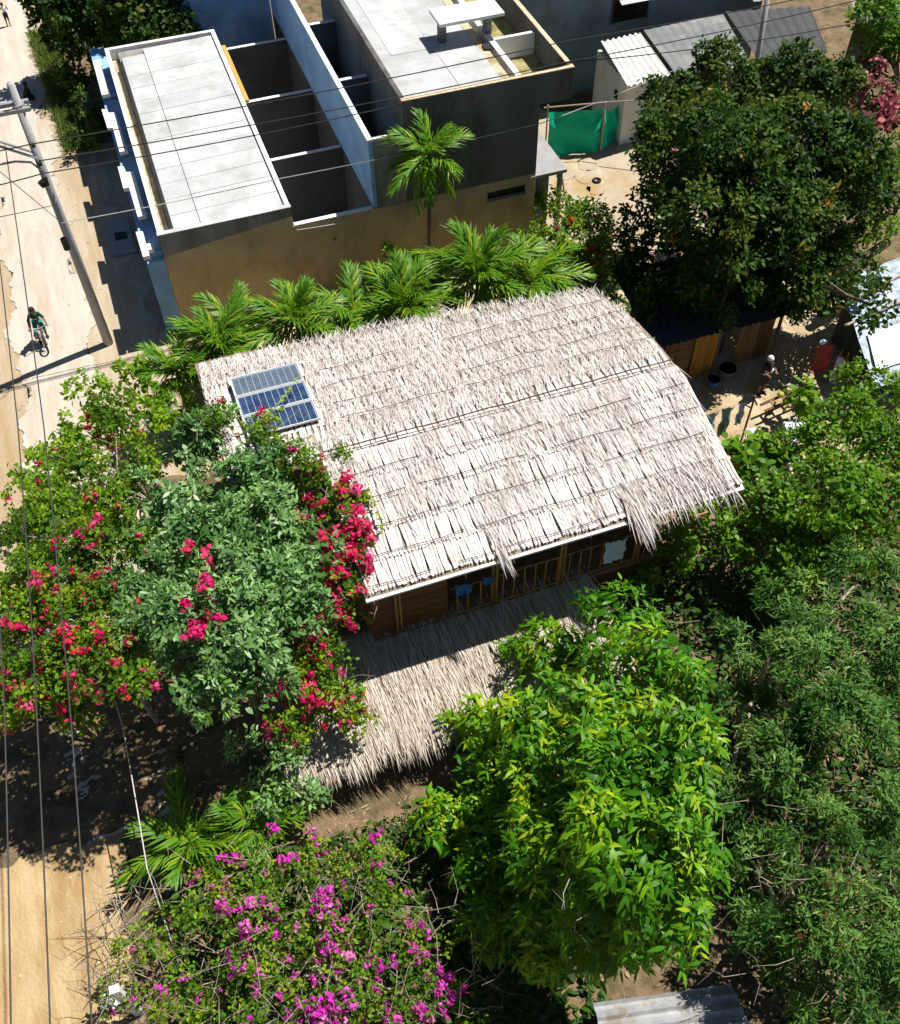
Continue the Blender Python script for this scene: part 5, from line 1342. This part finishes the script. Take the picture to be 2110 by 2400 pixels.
# small standing figures on the far road
def standing(label, loc, rotz, h, top, bottom, arms, shoes='dark_c', headcloth=None, wide=1.0, belt=None):
    k = h/1.5
    S = lambda *p: tuple(v*k for v in p)
    q = [(S(0,0,.80),.115*k*wide,S(0,0,.92),.11*k*wide,bottom),(S(0,0,.97),.105*k*wide,S(0,-.01,1.14),.12*k*wide,top),(S(-.12,0,1.18),.055*k,S(.12,0,1.18),.055*k,top),
         (S(0,0,1.2),.045*k,S(0,-.01,1.28),.04*k,'skin')]
    q += [(a if not isinstance(a, tuple) else a) for a in head(S(0,-.01,1.38), .105*k, (0.2,-1,-.25), hairm=headcloth or 'hair')]
    if belt: q.append((S(-.09,-.03,.95),.09*k*wide,S(.09,-.03,.95),.09*k*wide,belt))
    for s_ in (-1,1):
        el, wr = arms[0 if s_ < 0 else 1]
        q += [(S(s_*.14,0,1.17),.05*k,S(*el),.04*k,top),(S(*el),.036*k,S(*wr),.028*k,'skin')]
        d_ = Vector(wr)-Vector(el)
        q += hand(S(*wr), d_, (-s_,.2,0), -1, k=k)
        q += [(S(s_*.07,0,.80),.09*k,S(s_*.085,-.02,.45),.06*k,bottom),(S(s_*.085,-.02,.45),.052*k,S(s_*.09,.02,.08),.035*k,'skin'),(S(s_*.09,.02,.04),.036*k,S(s_*.10,-.14,.03),.03*k,shoes)]
    return body('person', q, loc, rotz, label, 'person', voxel=.012)
dn = lambda s_: ((s_*.22,.02,.95),(s_*.23,-.06,.74))
standing('small person in white shirt and dark shorts standing far up the road', (-3.57,47.2,0), .2, 1.0, 'shirt_w', 'dark_c', [((-.28,-.05,1.1),(-.42,-.12,1.2)),((.26,.03,1.0),(.2,-.08,1.22))])
standing('person in dark clothes at the frame edge on the far road', (-4.08,47.4,0), .1, 1.0, 'dark_c', 'dark_c', [dn(-1),((.26,-.05,1.05),(.36,-.12,1.0))])
standing('person in black clothes with a pale head cloth standing in the yard', (15.15,16.75,0), .15, 1.45, 'dark_c', 'dark_c', [((-.22,-.02,1.0),(-.16,-.2,.98)),((.22,-.02,1.0),(.16,-.2,.98))], headcloth='shirt_w', wide=1.15, belt='shirt_w')
dog = [((0,.10,.20),.15,(0,.0,.36),.12,'fur'),((0,0,.36),.115,(0,-.06,.52),.085,'fur'),((0,-.06,.54),.07,(0,-.09,.66),.062,'fur'),((0,-.10,.70),.075,(0,-.12,.72),.07,'fur'),
       ((0,-.15,.70),.045,(0,-.26,.67),.032,'fur'),((.05,.16,.14),.10,(.13,.02,.12),.085,'fur'),((-.05,.16,.14),.10,(-.13,.02,.12),.085,'fur'),
       ((0,.2,.08),.035,(.1,.42,.04),.022,'fur')]
for s_ in (-1,1):
    dog += [((s_*.07,-.05,.42),.05,(s_*.07,-.09,.2),.036,'fur'),((s_*.07,-.09,.2),.034,(s_*.07,-.10,.05),.028,'fur'),((s_*.07,-.10,.03),.03,(s_*.07,-.17,.025),.026,'fur'),
            ((s_*.14,.04,.05),.034,(s_*.14,-.12,.03),.03,'fur'),((s_*.05,-.08,.76),.028,(s_*.075,-.07,.83),.012,'fur')]
body('dog', dog, (-3.28,40.75,0), .3, 'black dog sitting on the road beside the grass verge', 'dog', voxel=.012)
